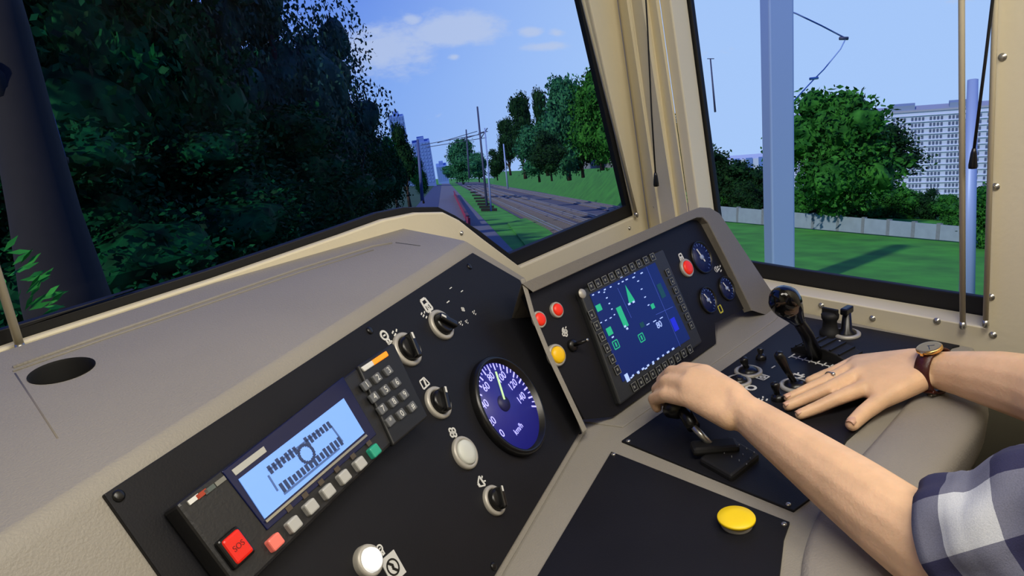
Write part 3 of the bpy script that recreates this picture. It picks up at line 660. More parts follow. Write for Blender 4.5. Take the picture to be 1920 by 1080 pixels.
p = RF.loc(1091, 551, .011) - cc; MB().lathe([(.0075, 0), (.0068, .0015), (0, .0018)], 20, c=(p.x + .002, p.y, .004)).build('brightness_knob', DULLMET, ds)

# ================================================================== TRAIN RADIO
RH = .022
rt_ = on(LF, 'train_radio', 'black cab radio with bright blue screen, keypad and red emergency key on the left panel', 'radio', (600, 840), .004)
cr = LF.loc(600, 840, .004)
def rl(x, y, h=RH): return LF.loc(x, y, .004 + h) - cr
body = [rl(*p) for p in [(325, 928), (735, 655), (800, 800), (430, 1090)]]
# regularise the case into a rectangle
u0 = (body[0].x + body[3].x) / 2; u1 = (body[1].x + body[2].x) / 2; v1 = (body[0].y + body[1].y) / 2; v0 = (body[2].y + body[3].y) / 2
MB().box(((u0 + u1) / 2, (v0 + v1) / 2, RH / 2), ((u1 - u0) / 2, (v1 - v0) / 2, RH / 2)).build('radio_case', mat('radio_black', (28, 28, 30), .45, bump=.15), rt_, bevel=.003)
def rbox(px4, z0, z1, m, name, bevel=.0, par=None):
    q = [rl(*p) for p in px4]; return MB().prism([(p.x, p.y, z1) for p in q], (0, 0, z0 - z1)).build(name, m, par or rt_, bevel=bevel, seg=2)
NAVY = mat('navy_glass', (16, 24, 66), .12, spec=.5)
rbox([(415, 885), (642, 707), (705, 815), (500, 995)], RH - .002, RH + .0012, NAVY, 'screen_glass', .0006)
LCD = mat('lcd_lit', (110, 150, 220), .4, emit=.55, emit_col=(118, 165, 245))
rbox([(445, 900), (642, 748), (681, 813), (494, 974)], RH, RH + .002, LCD, 'lcd_screen')
# pixel pattern on the LCD: two striped bands round a central ring
lo = rl(535, 884); mb = MB(); LCDD = mat('lcd_dark', (48, 66, 110), .5); e0 = rl(512, 887); e1 = rl(625, 800)
ux = (rl(622, 800) - rl(505, 890)); L = ux.length; ux.normalize(); uy = Vector((-ux.y, ux.x)); base = rl(505, 893)
A_ = (ux.to_3d(), uy.to_3d(), Vector((0, 0, 1)))
for row, (off, n) in enumerate([(0.004, 16), (-.014, 16)]):
    for k in range(n):
        if row == 0 and k in (7, 8): continue
        q = base + ux * (L * (k + .5) / n) + uy * off; hgt = .0042 * random.uniform(.7, 1.05)
        mb.box((q.x, q.y, RH + .0022), (L / n * .32, hgt, .0002), A_)
mb.build('lcd_pattern', LCDD, rt_)['kind'] = 'stuff'
mb = MB(); q = base + ux * L * .5 - uy * .004
for k in range(20):
    a = 2 * math.pi * k / 20; dd = ux * math.cos(a) + uy * math.sin(a); mb.box((q.x + dd.x * .008, q.y + dd.y * .008, RH + .0023), (.0014, .0014, .0002), A_)
mb.build('lcd_ring', LCDD, rt_)
mb = MB(); 
for (a, b_) in [((500, 884), (600, 806)), ((618, 800), (640, 830)), ((634, 842), (530, 928)), ((518, 922), (500, 893))]:
    p0 = rl(*a).to_3d(); p1 = rl(*b_).to_3d(); d_ = p1 - p0; L_ = d_.length / 2; d_.normalize(); mb.box((p0 + p1) / 2 + Vector((0, 0, RH + .0022)), (L_, .0009, .0002), (d_, Vector((-d_.y, d_.x, 0)), Vector((0, 0, 1))))
mb.build('lcd_border', mat('lcd_mid', (80, 112, 175), .5), rt_)
rbox([(494, 978), (683, 816), (686, 819), (497, 982)], RH, RH + .0028, SILVER, 'screen_trim')
KG = mat('grey_key', (178, 178, 174), .45); KL = mat('keypad_key', (96, 98, 100), .5)
for i, (x, y) in enumerate([(703, 845), (676, 869), (646, 894), (616, 921), (584, 950), (552, 983), (517, 1016)]):
    m_ = mat('green_key', (40, 150, 120), .4, emit=.2) if i == 0 else mat('red_key', (225, 110, 95), .4, emit=.25) if i == 6 else KG
    p = rl(x, y, RH + .004); o = MB().box((p.x, p.y, RH + .002), (.0062, .0052, .004)).build('function_key', m_, rt_, bevel=.0015)
    if i in (0, 6): o['label'] = ('green' if i == 0 else 'red') + ' lit function key'
for k in range(6):
    t_ = k / 5; p = rl(690 + (540 - 690) * t_, 828 + (950 - 828) * t_ + 4, RH); MB().box((p.x, p.y, RH + .0008), (.0032, .0022, .0010)).build('key_legend', mat('key_legend_grey', (74, 64, 52), .6), rt_)
rbox([(667, 688), (735, 645), (800, 783), (735, 838)], RH - .003, RH + .003, KEYM, 'keypad_block', .002)
for r_ in range(4):
    for c_ in range(3):
        x = 687 + 20.5 * c_ + 15 * r_; y = 722 - 13.5 * c_ + 22.5 * r_ 
        p = rl(x, y, RH + .005); o = MB().box((p.x, p.y, RH + .004), (.0058, .0046, .0022)).build('keypad_key', KL, rt_, bevel=.0012)
        ch = '123456789*0#'[r_ * 3 + c_]; c = text(ch, .009, WHITEP, 'key_digit', o, p.x, p.y, RH + .0064, ext=.0001)
rbox([(672, 692), (692, 679), (697, 688), (679, 700)], RH, RH + .005, WHITEP, 'light_base', .001)
rbox([(692, 679), (719, 661), (724, 670), (697, 688)], RH, RH + .005, mat('orange_light', (250, 140, 20), .4, emit=.6), 'warning_light', .001)
p = rl(437, 1029); MB().box((p.x, p.y, RH + .001), (.0105, .0125, .005)).build('emergency_key_collar', BLACKK, rt_, bevel=.002)
o = MB().box((p.x, p.y, RH + .004), (.0085, .0105, .004)).build('emergency_key', mat('red_key_cap', (214, 30, 14), .4, emit=.2), rt_, bevel=.002); o['label'] = 'square red emergency key'
text('SOS', .0062, mat('dark_red_print', (120, 10, 8), .5), 'key_legend', rt_, p.x, p.y, RH + .0082)
rbox([(432, 883), (492, 838), (498, 848), (440, 893)], RH + .0, RH + .0018, mat('silver_label', (178, 178, 172), .4), 'maker_label')
for x, y, m_ in [(362, 937, WHITEP), (377, 927, mat('led_red', (150, 50, 25), .4, emit=.2)), (392, 918, mat('led_grey', (80, 90, 86), .5)), (412, 903, mat('led_grey2', (120, 120, 112), .5))]:
    p = rl(x, y); MB().box((p.x, p.y, RH + .0006), (.005, .0018, .0008)).build('status_light', m_, rt_)

# ================================================================== LEVERS ON THE DESK
BOOT = mat('lever_boot_black', (13, 13, 14), .65)
def at_local(t, pts): return [t.matrix_world.inverted() @ Vector(p) for p in pts]
t = on(DF, 'driving_lever', 'tall black driving lever with glossy bulb knob by the side window', 'lever', (1560, 664), .003); bpy.context.view_layer.update()
B0 = P(1562, 668, .01); B1 = P(1500, 605, .115); 
loc0 = Vector(t.location)
k0 = Vector(hit(1462, 553, (0, B1[1] , 0), (0, 1, 0)))
p_base = Vector(P(1530, 652, .02)) - loc0
top = Vector(P(1466, 556, .165)) - loc0; mid = p_base.lerp(top, .45)
MB().tube([p_base - Vector((0, 0, .015)), p_base.lerp(top, .3), p_base.lerp(top, .6), p_base.lerp(top, .75)], [.0115, .0095, .0085, .008], 16).build('lever_arm', BLACKK, t)
MB().tube([p_base.lerp(top, s_) for s_ in (.56, .62, .70, .80, .88, .94, .99, 1.03, 1.05)], [.009, .0115, .0145, .0185, .0215, .0215, .018, .011, .002], 24).build('lever_knob', mat('gloss_black', (8, 8, 9), .12), t)
mbx = MB(); qa = Vector(P(1492, 658, 0)) - loc0; qb = Vector(P(1600, 690, 0)) - loc0; dd = (qb - qa); dd.z = 0; L = dd.length; dd.normalize(); ee = Vector((-dd.y, dd.x, 0)); n_ = 9; vs_ = []; fs = []
for i in range(n_ + 1):
    a = math.pi * i / n_; x_ = -math.cos(a) * L * .55; z_ = math.sin(a) * .026
    for sgn in (-1, 1): vs_.append((qa + qb) / 2 + dd * x_ + ee * (sgn * .022 + .012) + Vector((0, 0, z_ - qa.z + (-.003) + qa.z)))
for i in range(n_): fs.append((2 * i, 2 * i + 1, 2 * i + 3, 2 * i + 2))
fs += [tuple(2 * i for i in range(n_ + 1)), tuple(2 * i + 1 for i in range(n_, -1, -1)), (0, 2 * n_, 2 * n_ + 1, 1)]
mbx.add(vs_, fs).build('slot_cover', BOOT, t, bevel=.002)
for i in range(8):
    a = math.pi * (i + 1.2) / 10.4; x_ = -math.cos(a) * L * .55; z_ = math.sin(a) * .0265
    MB().box((qa + qb) / 2 + dd * x_ + ee * .012 + Vector((0, 0, z_ - .0025)), (.0015, .021, .0016), (dd, ee, Vector((0, 0, 1)))).build('brush_rib', BLACKR, t)
# second short lever beside it
t = on(DF, 'selector_knob', 'short black selector knob behind the driving lever, next to the T-handle switch', 'knob', (1556, 626), .003)
MB().lathe([(.017, 0), (.017, .006), (.013, .010), (.011, .024), (.014, .030), (.0145, .036), (.010, .040), (0, .041)], 28).build('knob', BOOT, t)
MB().box((0, 0, .041), (.003, .014, .006)).build('grip', BOOT, t, bevel=.0015)
# T-handle switch in ring
t = on(DF, 'handle_switch', 'black T-handle switch standing in a silver ring beside the side wall', 'switch', (1587, 627), .003)
MB().lathe([(.0225, 0), (.0225, .003), (.020, .0045), (.017, .0045), (.016, .002)], 40).build('collar', DULLMET, t)
MB().lathe([(.016, 0), (.0155, .006), (.009, .010), (.0065, .040), (0, .040)], 28).build('stem', BLACKK, t)
MB().box((0, 0, .044), (.0125, .006, .006)).build('handle', BLACKK, t, bevel=.0025)
# rotary / joystick switches on the desk plate
def stick(c, r, label, tilt, h, kr, ring=True, name='joystick_switch'):
    t = on(DF, name, label, 'switch', c, .003)
    if ring: MB().lathe([(r, 0), (r, .003), (r * .9, .0042), (r * .76, .004), (r * .72, 0)], 36).build('collar', DULLMET, t)
    MB().lathe([(r * .72, 0), (r * .68, .005), (r * .35, .009), (0, .009)], 28).build('boot', BLACKK, t)
    tp = Vector((tilt[0], tilt[1], h)); MB().tube([(0, 0, .005), tp * .5, tp * .85, tp, tp * 1.06], [kr * .6, kr * .7, kr * 1.1, kr, kr * .4], 14).build('stick', BLACKK, t); return t
stick((1403, 698), .0215, 'short black rotary stick in a silver ring on the desk, beside the resting wrist', (-.004, .006), .024, .006)
stick((1384, 716), .0200, 'silver ringed switch peeking out from behind the near wrist', (-.002, -.004), .010, .006)
stick((1491, 724), .0225, 'black joystick in a silver ring in front of the resting fingers', (-.018, .016), .055, .007)
stick((1427, 673), .012, 'small bare black toggle behind the ringed rotary stick', (.004, .004), .016, .005, False, 'toggle_switch')
stick((1459, 749), .014, 'small bare black toggle between the two forearms, ahead of the fingertips', (-.002, .004), .026, .006, False, 'toggle_switch')
# near lever (brake handle) held in the left hand
t = on(DF, 'brake_lever', 'low black lever with chrome shaft gripped by the near hand', 'lever', (1330, 835), .003); l0 = Vector(t.location)
KN = Vector(P(1262, 766, .045)) - l0; K2 = Vector(P(1310, 735, .050)) - l0
MB().tube([KN + (KN - K2).normalized() * .012, KN, KN.lerp(K2, .3), KN.lerp(K2, .7), K2, K2 + (K2 - KN).normalized() * .006], [.008, .016, .0175, .017, .016, .008], 20).build('grip', BLACKK, t)
sa = Vector(P(1338, 840, .012)) - l0
MB().tube([KN.lerp(K2, .25), Vector(P(1300, 800, .038)) - l0], [.010, .009], 14).build('lever_neck', BLACKK, t)
MB().tube([Vector(P(1300, 800, .038)) - l0, sa], [.0045, .0045], 14).build('lever_shaft', SILVER, t)
MB().prism([Vector(P(x, y, .012)) - l0 for x, y in [(1310, 858), (1372, 893), (1425, 850), (1365, 815)]], (0, 0, -.013)).build('slot_block', BOOT, t, bevel=.004)
MB().box(Vector(P(1340, 838, .014)) - l0, (.030, .013, .006), (Vector((.75, -.66, 0)), Vector((.66, .75, 0)), Vector((0, 0, 1)))).build('slot_cover', BOOT, t, bevel=.005)
mb = MB()
for k in range(12):
    p = Vector(P(1350 + 14 * (k % 4) + 7 * (k // 4) + 8, 833 + 7 * (k % 4) - 11 * (k // 4) + 16, .0125)) - l0; mb.box(p, (.0022 * random.uniform(.5, 1), .0006, .0003), (Vector((.8, .6, 0)), Vector((-.6, .8, 0)), Vector((0, 0, 1))))
mb.build('scale_print', mat('grey_print', (120, 120, 116), .6), t)['kind'] = 'stuff'
# ================================================================== PERSON
def hull(bm, balls):
    pts = []
    for c, r in balls:
        c = Vector(c)
        for i in range(1, 7):
            ph = math.pi * i / 7
            for k in range(10):
                a = 2 * math.pi * k / 10; pts.append(c + Vector((math.sin(ph) * math.cos(a), math.sin(ph) * math.sin(a), math.cos(ph))) * r)
        pts += [c + Vector((0, 0, r)), c - Vector((0, 0, r))]
    v = [bm.verts.new(p) for p in pts]; r_ = bmesh.ops.convex_hull(bm, input=v)
    dl = [g for g in r_['geom_interior'] if isinstance(g, bmesh.types.BMVert)] + [g for g in r_['geom_unused'] if isinstance(g, bmesh.types.BMVert)]
    bmesh.ops.delete(bm, geom=list(set(dl)), context='VERTS')
def chain(bm, pts):
    for i in range(len(pts) - 1): hull(bm, [pts[i], pts[i + 1]])
def remeshed(bm, name, m, voxel, sm=4, parent=None):
    me = bpy.data.meshes.new(name); bm.to_mesh(me); bm.free(); o = bpy.data.objects.new(name, me); COL.objects.link(o); me.materials.append(m)
    r = o.modifiers.new('remesh', 'REMESH'); r.mode = 'VOXEL'; r.voxel_size = voxel; r.use_smooth_shade = True
    s = o.modifiers.new('smooth', 'SMOOTH'); s.factor = .5; s.iterations = sm
    dg = bpy.context.evaluated_depsgraph_get(); ev = o.evaluated_get(dg); m2 = bpy.data.meshes.new_from_object(ev); o.modifiers.clear(); o.data = m2; bpy.data.meshes.remove(me)
    m2.polygons.foreach_set('use_smooth', [True] * len(m2.polygons)); o.parent = parent; return o
bm = bmesh.new()
Q = lambda x, y, h, r: (P(x, y, h), r)
# far hand, resting flat on the desk plate
wA = Q(1722, 712, .034, .0175); wB = Q(1716, 675, .040, .0175)
IM, MM, RM, PM = Q(1628, 724, .030, .0125), Q(1612, 702, .034, .0125), Q(1602, 688, .032, .0115), Q(1606, 677, .026, .0100)
hull(bm, [wA, IM, MM]); hull(bm, [wA, wB, MM, RM]); hull(bm, [wB, RM, PM]); hull(bm, [wA, wB, MM, IM])
chain(bm, [IM, Q(1566, 749, .024, .0100), Q(1528, 766, .015, .0090), Q(1500, 777, .011, .0078)])
chain(bm, [MM, Q(1552, 729, .028, .0100), Q(1508, 748, .016, .0090), Q(1477, 761, .011, .0078)])
chain(bm, [RM, Q(1548, 715, .026, .0095), Q(1508, 733, .015, .0085), Q(1478, 746, .010, .0074)])
chain(bm, [PM, Q(1562, 697, .022, .0085), Q(1537, 706, .014, .0078), Q(1517, 714, .010, .0068)])
T0, T1, T2, T3 = Q(1692, 728, .030, .0160), Q(1652, 750, .023, .0128), Q(1620, 774, .017, .0112), Q(1598, 795, .014, .0098)
chain(bm, [T0, T1, T2, T3]); hull(bm, [T0, T1, IM]); hull(bm, [T0, wA, IM])
rw = Q(1740, 692, .040, .0225)
hull(bm, [wA, wB, rw])
r_el = (P(2050, 770, .075), .045)
chain(bm, [(rw[0], .0235), Q(1800, 700, .048, .030), Q(1880, 715, .056, .0385), (P(1960, 735, .064), .043), r_el])
RSH = Vector((1.00, -.12, 1.10)); LSH = Vector((.655, -.10, 1.10))
chain(bm, [r_el, (r_el[0].lerp(RSH, .5), .046), (RSH, .052)])
# near hand, closed over the brake lever
nw = Q(1392, 770, .078, .0225); nA = Q(1368, 783, .072, .0165); nB = Q(1372, 738, .088, .0170)
im, mm, rm, pm = Q(1322, 700, .094, .0125), Q(1300, 705, .096, .0130), Q(1288, 722, .090, .0125), Q(1290, 748, .078, .0115)
hull(bm, [nA, nB, im, mm]); hull(bm, [nA, nB, mm, rm]); hull(bm, [nA, nB, rm, pm]); hull(bm, [nA, nB, nw]); hull(bm, [im, mm, rm, pm, nA])
chain(bm, [im, Q(1284, 692, .088, .0105), Q(1262, 702, .066, .0095), Q(1258, 722, .048, .0085)])
chain(bm, [mm, Q(1260, 699, .084, .0110), Q(1242, 714, .060, .0098), Q(1246, 738, .044, .0085)])
chain(bm, [rm, Q(1250, 716, .080, .0108), Q(1233, 730, .058, .0096), Q(1240, 752, .042, .0083)])
chain(bm, [pm, Q(1248, 741, .070, .0100), Q(1226, 748, .054, .0090), Q(1232, 764, .040, .0078)])
chain(bm, [nB, Q(1345, 725, .066, .0140), Q(1315, 728, .046, .0115), Q(1285, 745, .036, .0095)]); hull(bm, [nB, nA, Q(1345, 725, .066, .0140)])
l_el = (P(1775, 1050, .050), .043)
fore = [(nw[0], .0225), Q(1430, 797, .072, .0265), Q(1520, 862, .066, .0330), Q(1610, 928, .060, .0385), Q(1690, 988, .056, .0410), l_el]
chain(bm, fore)
upd = (LSH - l_el[0])
chain(bm, [l_el, (l_el[0] + upd * .5, .046), (LSH, .054)])
# trunk, neck, head, legs (outside the frame, so the figure stays whole)
CH = Vector((.83, -.15, .98)); PEL = Vector((.83, -.27, .56))
hull(bm, [(LSH + Vector((.03, 0, -.01)), .055), (RSH + Vector((-.03, 0, -.01)), .055), (CH + Vector((-.07, 0, -.12)), .10), (CH + Vector((.07, 0, -.12)), .10)])
hull(bm, [(CH + Vector((-.07, 0, -.12)), .10), (CH + Vector((.07, 0, -.12)), .10), (PEL + Vector((-.08, 0, .05)), .11), (PEL + Vector((.08, 0, .05)), .11)])
NK = Vector((.83, -.11, 1.17)); HD = Vector((.83, -.085, 1.33))
chain(bm, [(NK - Vector((0, .02, .06)), .062), (NK + Vector((0, .01, .06)), .056)])
hull(bm, [(HD + Vector((0, 0, .03)), .088), (HD + Vector((0, -.025, .02)), .088), (HD + Vector((0, .035, -.075)), .045), (HD + Vector((0, -.02, -.05)), .065)])
hull(bm, [(HD + Vector((0, .095, .01)), .010), (HD + Vector((0, .118, -.028)), .012)])
for s_ in (-1, 1):
    hull(bm, [(HD + Vector((s_ * .09, -.01, .01)), .014), (HD + Vector((s_ * .088, -.005, -.03)), .010)])
    hp = PEL + Vector((s_ * .09, 0, 0)); kn = Vector((.83 + s_ * .13, .16, .54)); an = Vector((.83 + s_ * .13, .10, .11)); toe = an + Vector((0, .16, -.055))
    chain(bm, [(hp, .085), (hp.lerp(kn, .5), .075), (kn, .058), (kn.lerp(an, .35), .055), (an, .036)]); hull(bm, [(an, .036), (an + Vector((0, -.05, -.06)), .036), (toe, .032)])
hull(bm, [(HD + Vector((0, .088, -.062)), .010), (HD + Vector((.022, .08, -.062)), .007), (HD + Vector((-.022, .08, -.062)), .007)])
person = remeshed(bm, 'person', SKIN, .0030, 5)
tag(person, 'person in blue and white plaid shirt with both hands on the desk', 'person')
def child(mb, name, m, bevel=0): return mb.build(name, m, person, bevel)
# nails
def nail(p, d, n, r):
    d = Vector(d).normalized(); n = Vector(n); n = (n - d * n.dot(d)).normalized(); s_ = d.cross(n); mb = MB(); vs_ = []; fs = []
    for i in range(5):
        for k in range(7):
            u = (i / 4 - .5) * 2; v = (k / 6 - .5) * 2; vs_.append(Vector(p) + d * u * r * .75 + s_ * v * r * .62 + n * (r * (1.0 - .35 * v * v - .10 * u * u)))
    for i in range(4):
        for k in range(6): a = i * 7 + k; fs.append((a, a + 1, a + 8, a + 7))
    o = MB().add(vs_, fs, True).build('fingernail', NAIL, person); sd = o.modifiers.new('thick', 'SOLIDIFY'); sd.thickness = .0012; return o
nail(T3[0], T3[0] - T2[0], (-.1, -.1, 1), .0098)
for a, b_ in [((1500, 777, .011), (1528, 766, .015)), ((1477, 761, .011), (1508, 748, .016)), ((1478, 746, .010), (1508, 733, .015))]:
    nail(P(*a), P(*a) - P(*b_), (0, -.1, 1), .0076)
# plaid cloth
PL = bpy.data.materials.new('plaid_cloth'); PL.use_nodes = True; t = PL.node_tree; b = t.nodes['Principled BSDF']; b.inputs['Roughness'].default_value = .85
def plaid_nodes(t, vec_out, scale, ox=0, oy=0):
    n = t.nodes.new; l = t.links.new; sp_ = n('ShaderNodeSeparateXYZ'); l(vec_out, sp_.inputs[0])
    def m_(op, a, b_=None):
        q = n('ShaderNodeMath'); q.operation = op
        for i, v in enumerate((a, b_)):
            if v is None: continue
            if isinstance(v, (int, float)): q.inputs[i].default_value = v
            else: l(v, q.inputs[i])
        return q.outputs[0]
    def stripe(c, off):
        f = m_('FRACT', m_('ADD', m_('MULTIPLY', c, scale), off)); return m_('LESS_THAN', f, .5), f
    a, fa = stripe(sp_.outputs[0], ox); b2, fb = stripe(sp_.outputs[1], oy)
    s_ = m_('ADD', a, b2)
    r = n('ShaderNodeValToRGB'); r.color_ramp.interpolation = 'CONSTANT'; r.color_ramp.elements[0].color = lin(196, 200, 206); r.color_ramp.elements[1].position = .25; r.color_ramp.elements[1].color = lin(112, 114, 132)
    e_ = r.color_ramp.elements.new(.75); e_.color = lin(44, 44, 78); l(m_('MULTIPLY', s_, .5), r.inputs[0])
    return r
uvn = t.nodes.new('ShaderNodeUVMap'); uvn.uv_map = 'uv'
rr = plaid_nodes(t, uvn.outputs[0], 1.0)
nz_ = t.nodes.new('ShaderNodeTexNoise'); nz_.inputs['Scale'].default_value = 900; tc_ = t.nodes.new('ShaderNodeTexCoord'); t.links.new(tc_.outputs['Object'], nz_.inputs['Vector'])
mxx = t.nodes.new('ShaderNodeMixRGB'); mxx.blend_type = 'OVERLAY'; mxx.inputs[0].default_value = .25; t.links.new(rr.outputs[0], mxx.inputs[1]); t.links.new(nz_.outputs[0], mxx.inputs[2]); t.links.new(mxx.outputs[0], b.inputs['Base Color'])
bp_ = t.nodes.new('ShaderNodeBump'); bp_.inputs['Strength'].default_value = .3; bp_.inputs['Distance'].default_value = .001; t.links.new(nz_.outputs[0], bp_.inputs['Height']); t.links.new(bp_.outputs[0], b.inputs['Normal'])
def sleeve(name, p0, p1, r0, r1, roll=0, seed=1, n=70, m=72, cuff=True, udiv=11):
    """rumpled cloth tube from p0 (cuff) to p1 (shoulder) with plaid laid along and around it"""
    p0 = Vector(p0); p1 = Vector(p1); ax = (p1 - p0); L = ax.length; ax.normalize(); u = Vector((0, 0, 1)); u = (u - ax * u.dot(ax)).normalized(); v = ax.cross(u); vs_ = []; fs = []; uvs = []
    for i in range(n + 1):
        t_ = i / n; s_ = t_ * L
        if cuff and i == 0: rad_ = r0 * .93; s_ = .006
        else: rad_ = r0 + (r1 - r0) * t_
        for k in range(m):
            a = 2 * math.pi * k / m; q = Vector((math.cos(a) * 1.6, math.sin(a) * 1.6, s_ * 16 + seed * 7)); w = noise.noise(q) * .0055 + noise.noise(Vector((q.x * 2.1, q.y * 2.1, q.z * 1.8))) * .0035
            fold = math.sin(s_ * 95 + 2.2 * math.sin(a + seed) + 3 * noise.noise(Vector((math.cos(a), math.sin(a), s_ * 5)))) * .0030 * min(1, s_ / .03)
            rr_ = rad_ + w + fold
            if cuff and .045 < s_ < .052: rr_ -= .003
            if cuff and s_ < .047: rr_ += .004
            vs_.append(p0 + ax * (s_ + .004 * math.sin(3 * a + seed)) + (u * math.cos(a) + v * math.sin(a)) * rr_)
    for i in range(n):
        for k in range(m):
            k2 = (k + 1) % m; fs.append((i * m + k, i * m + k2, (i + 1) * m + k2, (i + 1) * m + k)); uvs.append((i, k))
    o = MB().add(vs_, fs, True).build(name, PL, person); me = o.data; uv = me.uv_layers.new(name='uv')
    for f, (i, k) in zip(me.polygons, uvs):
        for j, (ii, kk) in enumerate([(i, k), (i, k + 1), (i + 1, k + 1), (i + 1, k)]):
            uv.data[f.loop_start + j].uv = (ii / n * L * udiv + roll, kk / m * 4 + roll * .6 + .2)
    sd = o.modifiers.new('thick', 'SOLIDIFY'); sd.thickness = .0022; sd.offset = 1; return o
el = l_el[0]; cuffp = el + (fore[-2][0] - el) * .10 
sleeve('shirt_sleeve', el + (LSH - el).normalized() * .012, LSH, .060, .066, .18, 1)
sleeve('shirt_sleeve', r_el[0] + (RSH - r_el[0]) * .06, RSH, .058, .066, 0, 4)
bm = bmesh.new()
hull(bm, [(LSH + Vector((.02, 0, -.005)), .066), (RSH + Vector((-.02, 0, -.005)), .066), (CH + Vector((-.07, 0, -.12)), .112), (CH + Vector((.07, 0, -.12)), .112)])
hull(bm, [(CH + Vector((-.07, 0, -.12)), .112), (CH + Vector((.07, 0, -.12)), .112), (PEL + Vector((-.08, 0, .08)), .122), (PEL + Vector((.08, 0, .08)), .122)])
sh = remeshed(bm, 'shirt_body', PL, .008, 3, person)
uv = sh.data.uv_layers.new(name='uv')
for lp_ in sh.data.loops: c = sh.data.vertices[lp_.vertex_index].co; uv.data[lp_.index].uv = (c.z * 11, c.x * 11)
bm = bmesh.new()
for s_ in (-1, 1):
    hp = PEL + Vector((s_ * .09, 0, 0)); kn = Vector((.83 + s_ * .13, .16, .54)); an = Vector((.83 + s_ * .13, .10, .13)); chain(bm, [(hp, .10), (hp.lerp(kn, .5), .086), (kn, .070), (kn.lerp(an, .4), .066), (an, .055)])
hull(bm, [(PEL + Vector((-.08, 0, .02)), .125), (PEL + Vector((.08, 0, .02)), .125)])
remeshed(bm, 'trousers', mat('dark_denim', (34, 38, 54), .8, bump=.3, bscale=400), .008, 3, person)
bm = bmesh.new(); hull(bm, [(HD + Vector((0, -.02, .045)), .092), (HD + Vector((0, -.045, .0)), .088), (HD + Vector((0, .02, .06)), .078)])
remeshed(bm, 'hair', mat('brown_hair', (52, 36, 24), .6, bump=.6, bscale=200), .006, 2, person)
for s_ in (-1, 1):
    MB().lathe([(0, -.011), (.008, -.008), (.011, 0), (.008, .008), (0, .011)], 14, c=HD + Vector((s_ * .031, .076, .0))).build('eye', mat('eye_white', (225, 222, 215), .2), person)
    a = Vector((.83 + s_ * .13, .10, .06)); bm = bmesh.new(); hull(bm, [(a + Vector((0, -.05, -.005)), .050), (a + Vector((0, .17, -.02)), .038), (a + Vector((0, 0, .04)), .050)]); remeshed(bm, 'shoe', mat('dark_shoe', (24, 22, 20), .5), .008, 2, person)
# wrist watch
ax = (P(1800, 700, .048) - rw[0]).normalized(); wc_ = rw[0] + ax * .010; upv = Vector((0, .9, .55)); upv = (upv - ax * upv.dot(ax)).normalized(); sv = ax.cross(upv)
wt = thing('wristwatch', 'wristwatch with gold case on a dark brown leather strap, worn on the far wrist', 'watch', Matrix.Translation(wc_) @ Matrix((sv, upv, sv.cross(upv))).transposed().to_4x4())
LEA = mat('brown_leather', (70, 26, 18), .4, bump=.3, bscale=300, var=.15); GOLD = mat('gold_case', (225, 180, 110), .25, .9)
mb = MB(); vs_ = []; fs = []; n_ = 48; rx, ry = .0300, .0292
for k in range(n_):
    a = 2 * math.pi * k / n_
    for rr_, z_ in [(0, -.0105), (.0026, -.0098), (.0034, 0), (.0026, .0098), (0, .0105)]:
        vs_.append((math.cos(a) * (rx + rr_), math.sin(a) * (ry + rr_), z_))
for k in range(n_):
    k2 = (k + 1) % n_
    for j in range(5): fs.append((k * 5 + j, k * 5 + (j + 1) % 5, k2 * 5 + (j + 1) % 5, k2 * 5 + j))
MB().add(vs_, fs, True).build('strap', LEA, wt)
mm4 = Matrix.Translation((0, ry + .0015, 0)) @ Matrix.Rotation(rad(-90), 4, 'X')
def onw(mb, name, m, bevel=0):
    o = mb.build(name, m, wt, bevel); o.matrix_local = mm4; return o
onw(MB().lathe([(.0145, 0), (.0165, .001), (.0165, .0045), (.015, .006), (.013, .006)], 36), 'case', GOLD)
onw(MB().lathe([(.0138, .0048), (.0138, .0054), (0, .0056)], 36), 'watch_dial', mat('watch_face', (215, 205, 185), .3))
onw(MB().box((.0172, 0, .003), (.002, .002, .002)), 'crown', GOLD)
onw(MB().box((.003, .002, .0060), (.006, .0005, .0002), (Vector((.8, .6, 0)), Vector((-.6, .8, 0)), Vector((0, 0, 1)))).box((-.003, .001, .0060), (.0045, .0006, .0002), (Vector((.5, -.86, 0)), Vector((.86, .5, 0)), Vector((0, 0, 1)))), 'watch_hands', BLACKK)
o = MB().box((0, 0, 0), (.0075, .0028, .0016)).build('buckle', SILVER, wt, .001); o.matrix_local = Matrix.Rotation(rad(-60), 4, 'Z') @ Matrix.Translation((rx + .005, 0, 0)) @ Matrix.Rotation(rad(90), 4, 'Y') @ Matrix.Rotation(rad(90), 4, 'Z')
o = MB().box((0, 0, 0), (.0028, .0105, .0026)).build('strap_loop', LEA, wt, .001); o.matrix_local = Matrix.Rotation(rad(-35), 4, 'Z') @ Matrix.Translation((rx + .0025, 0, 0)) @ Matrix.Rotation(rad(90), 4, 'X')
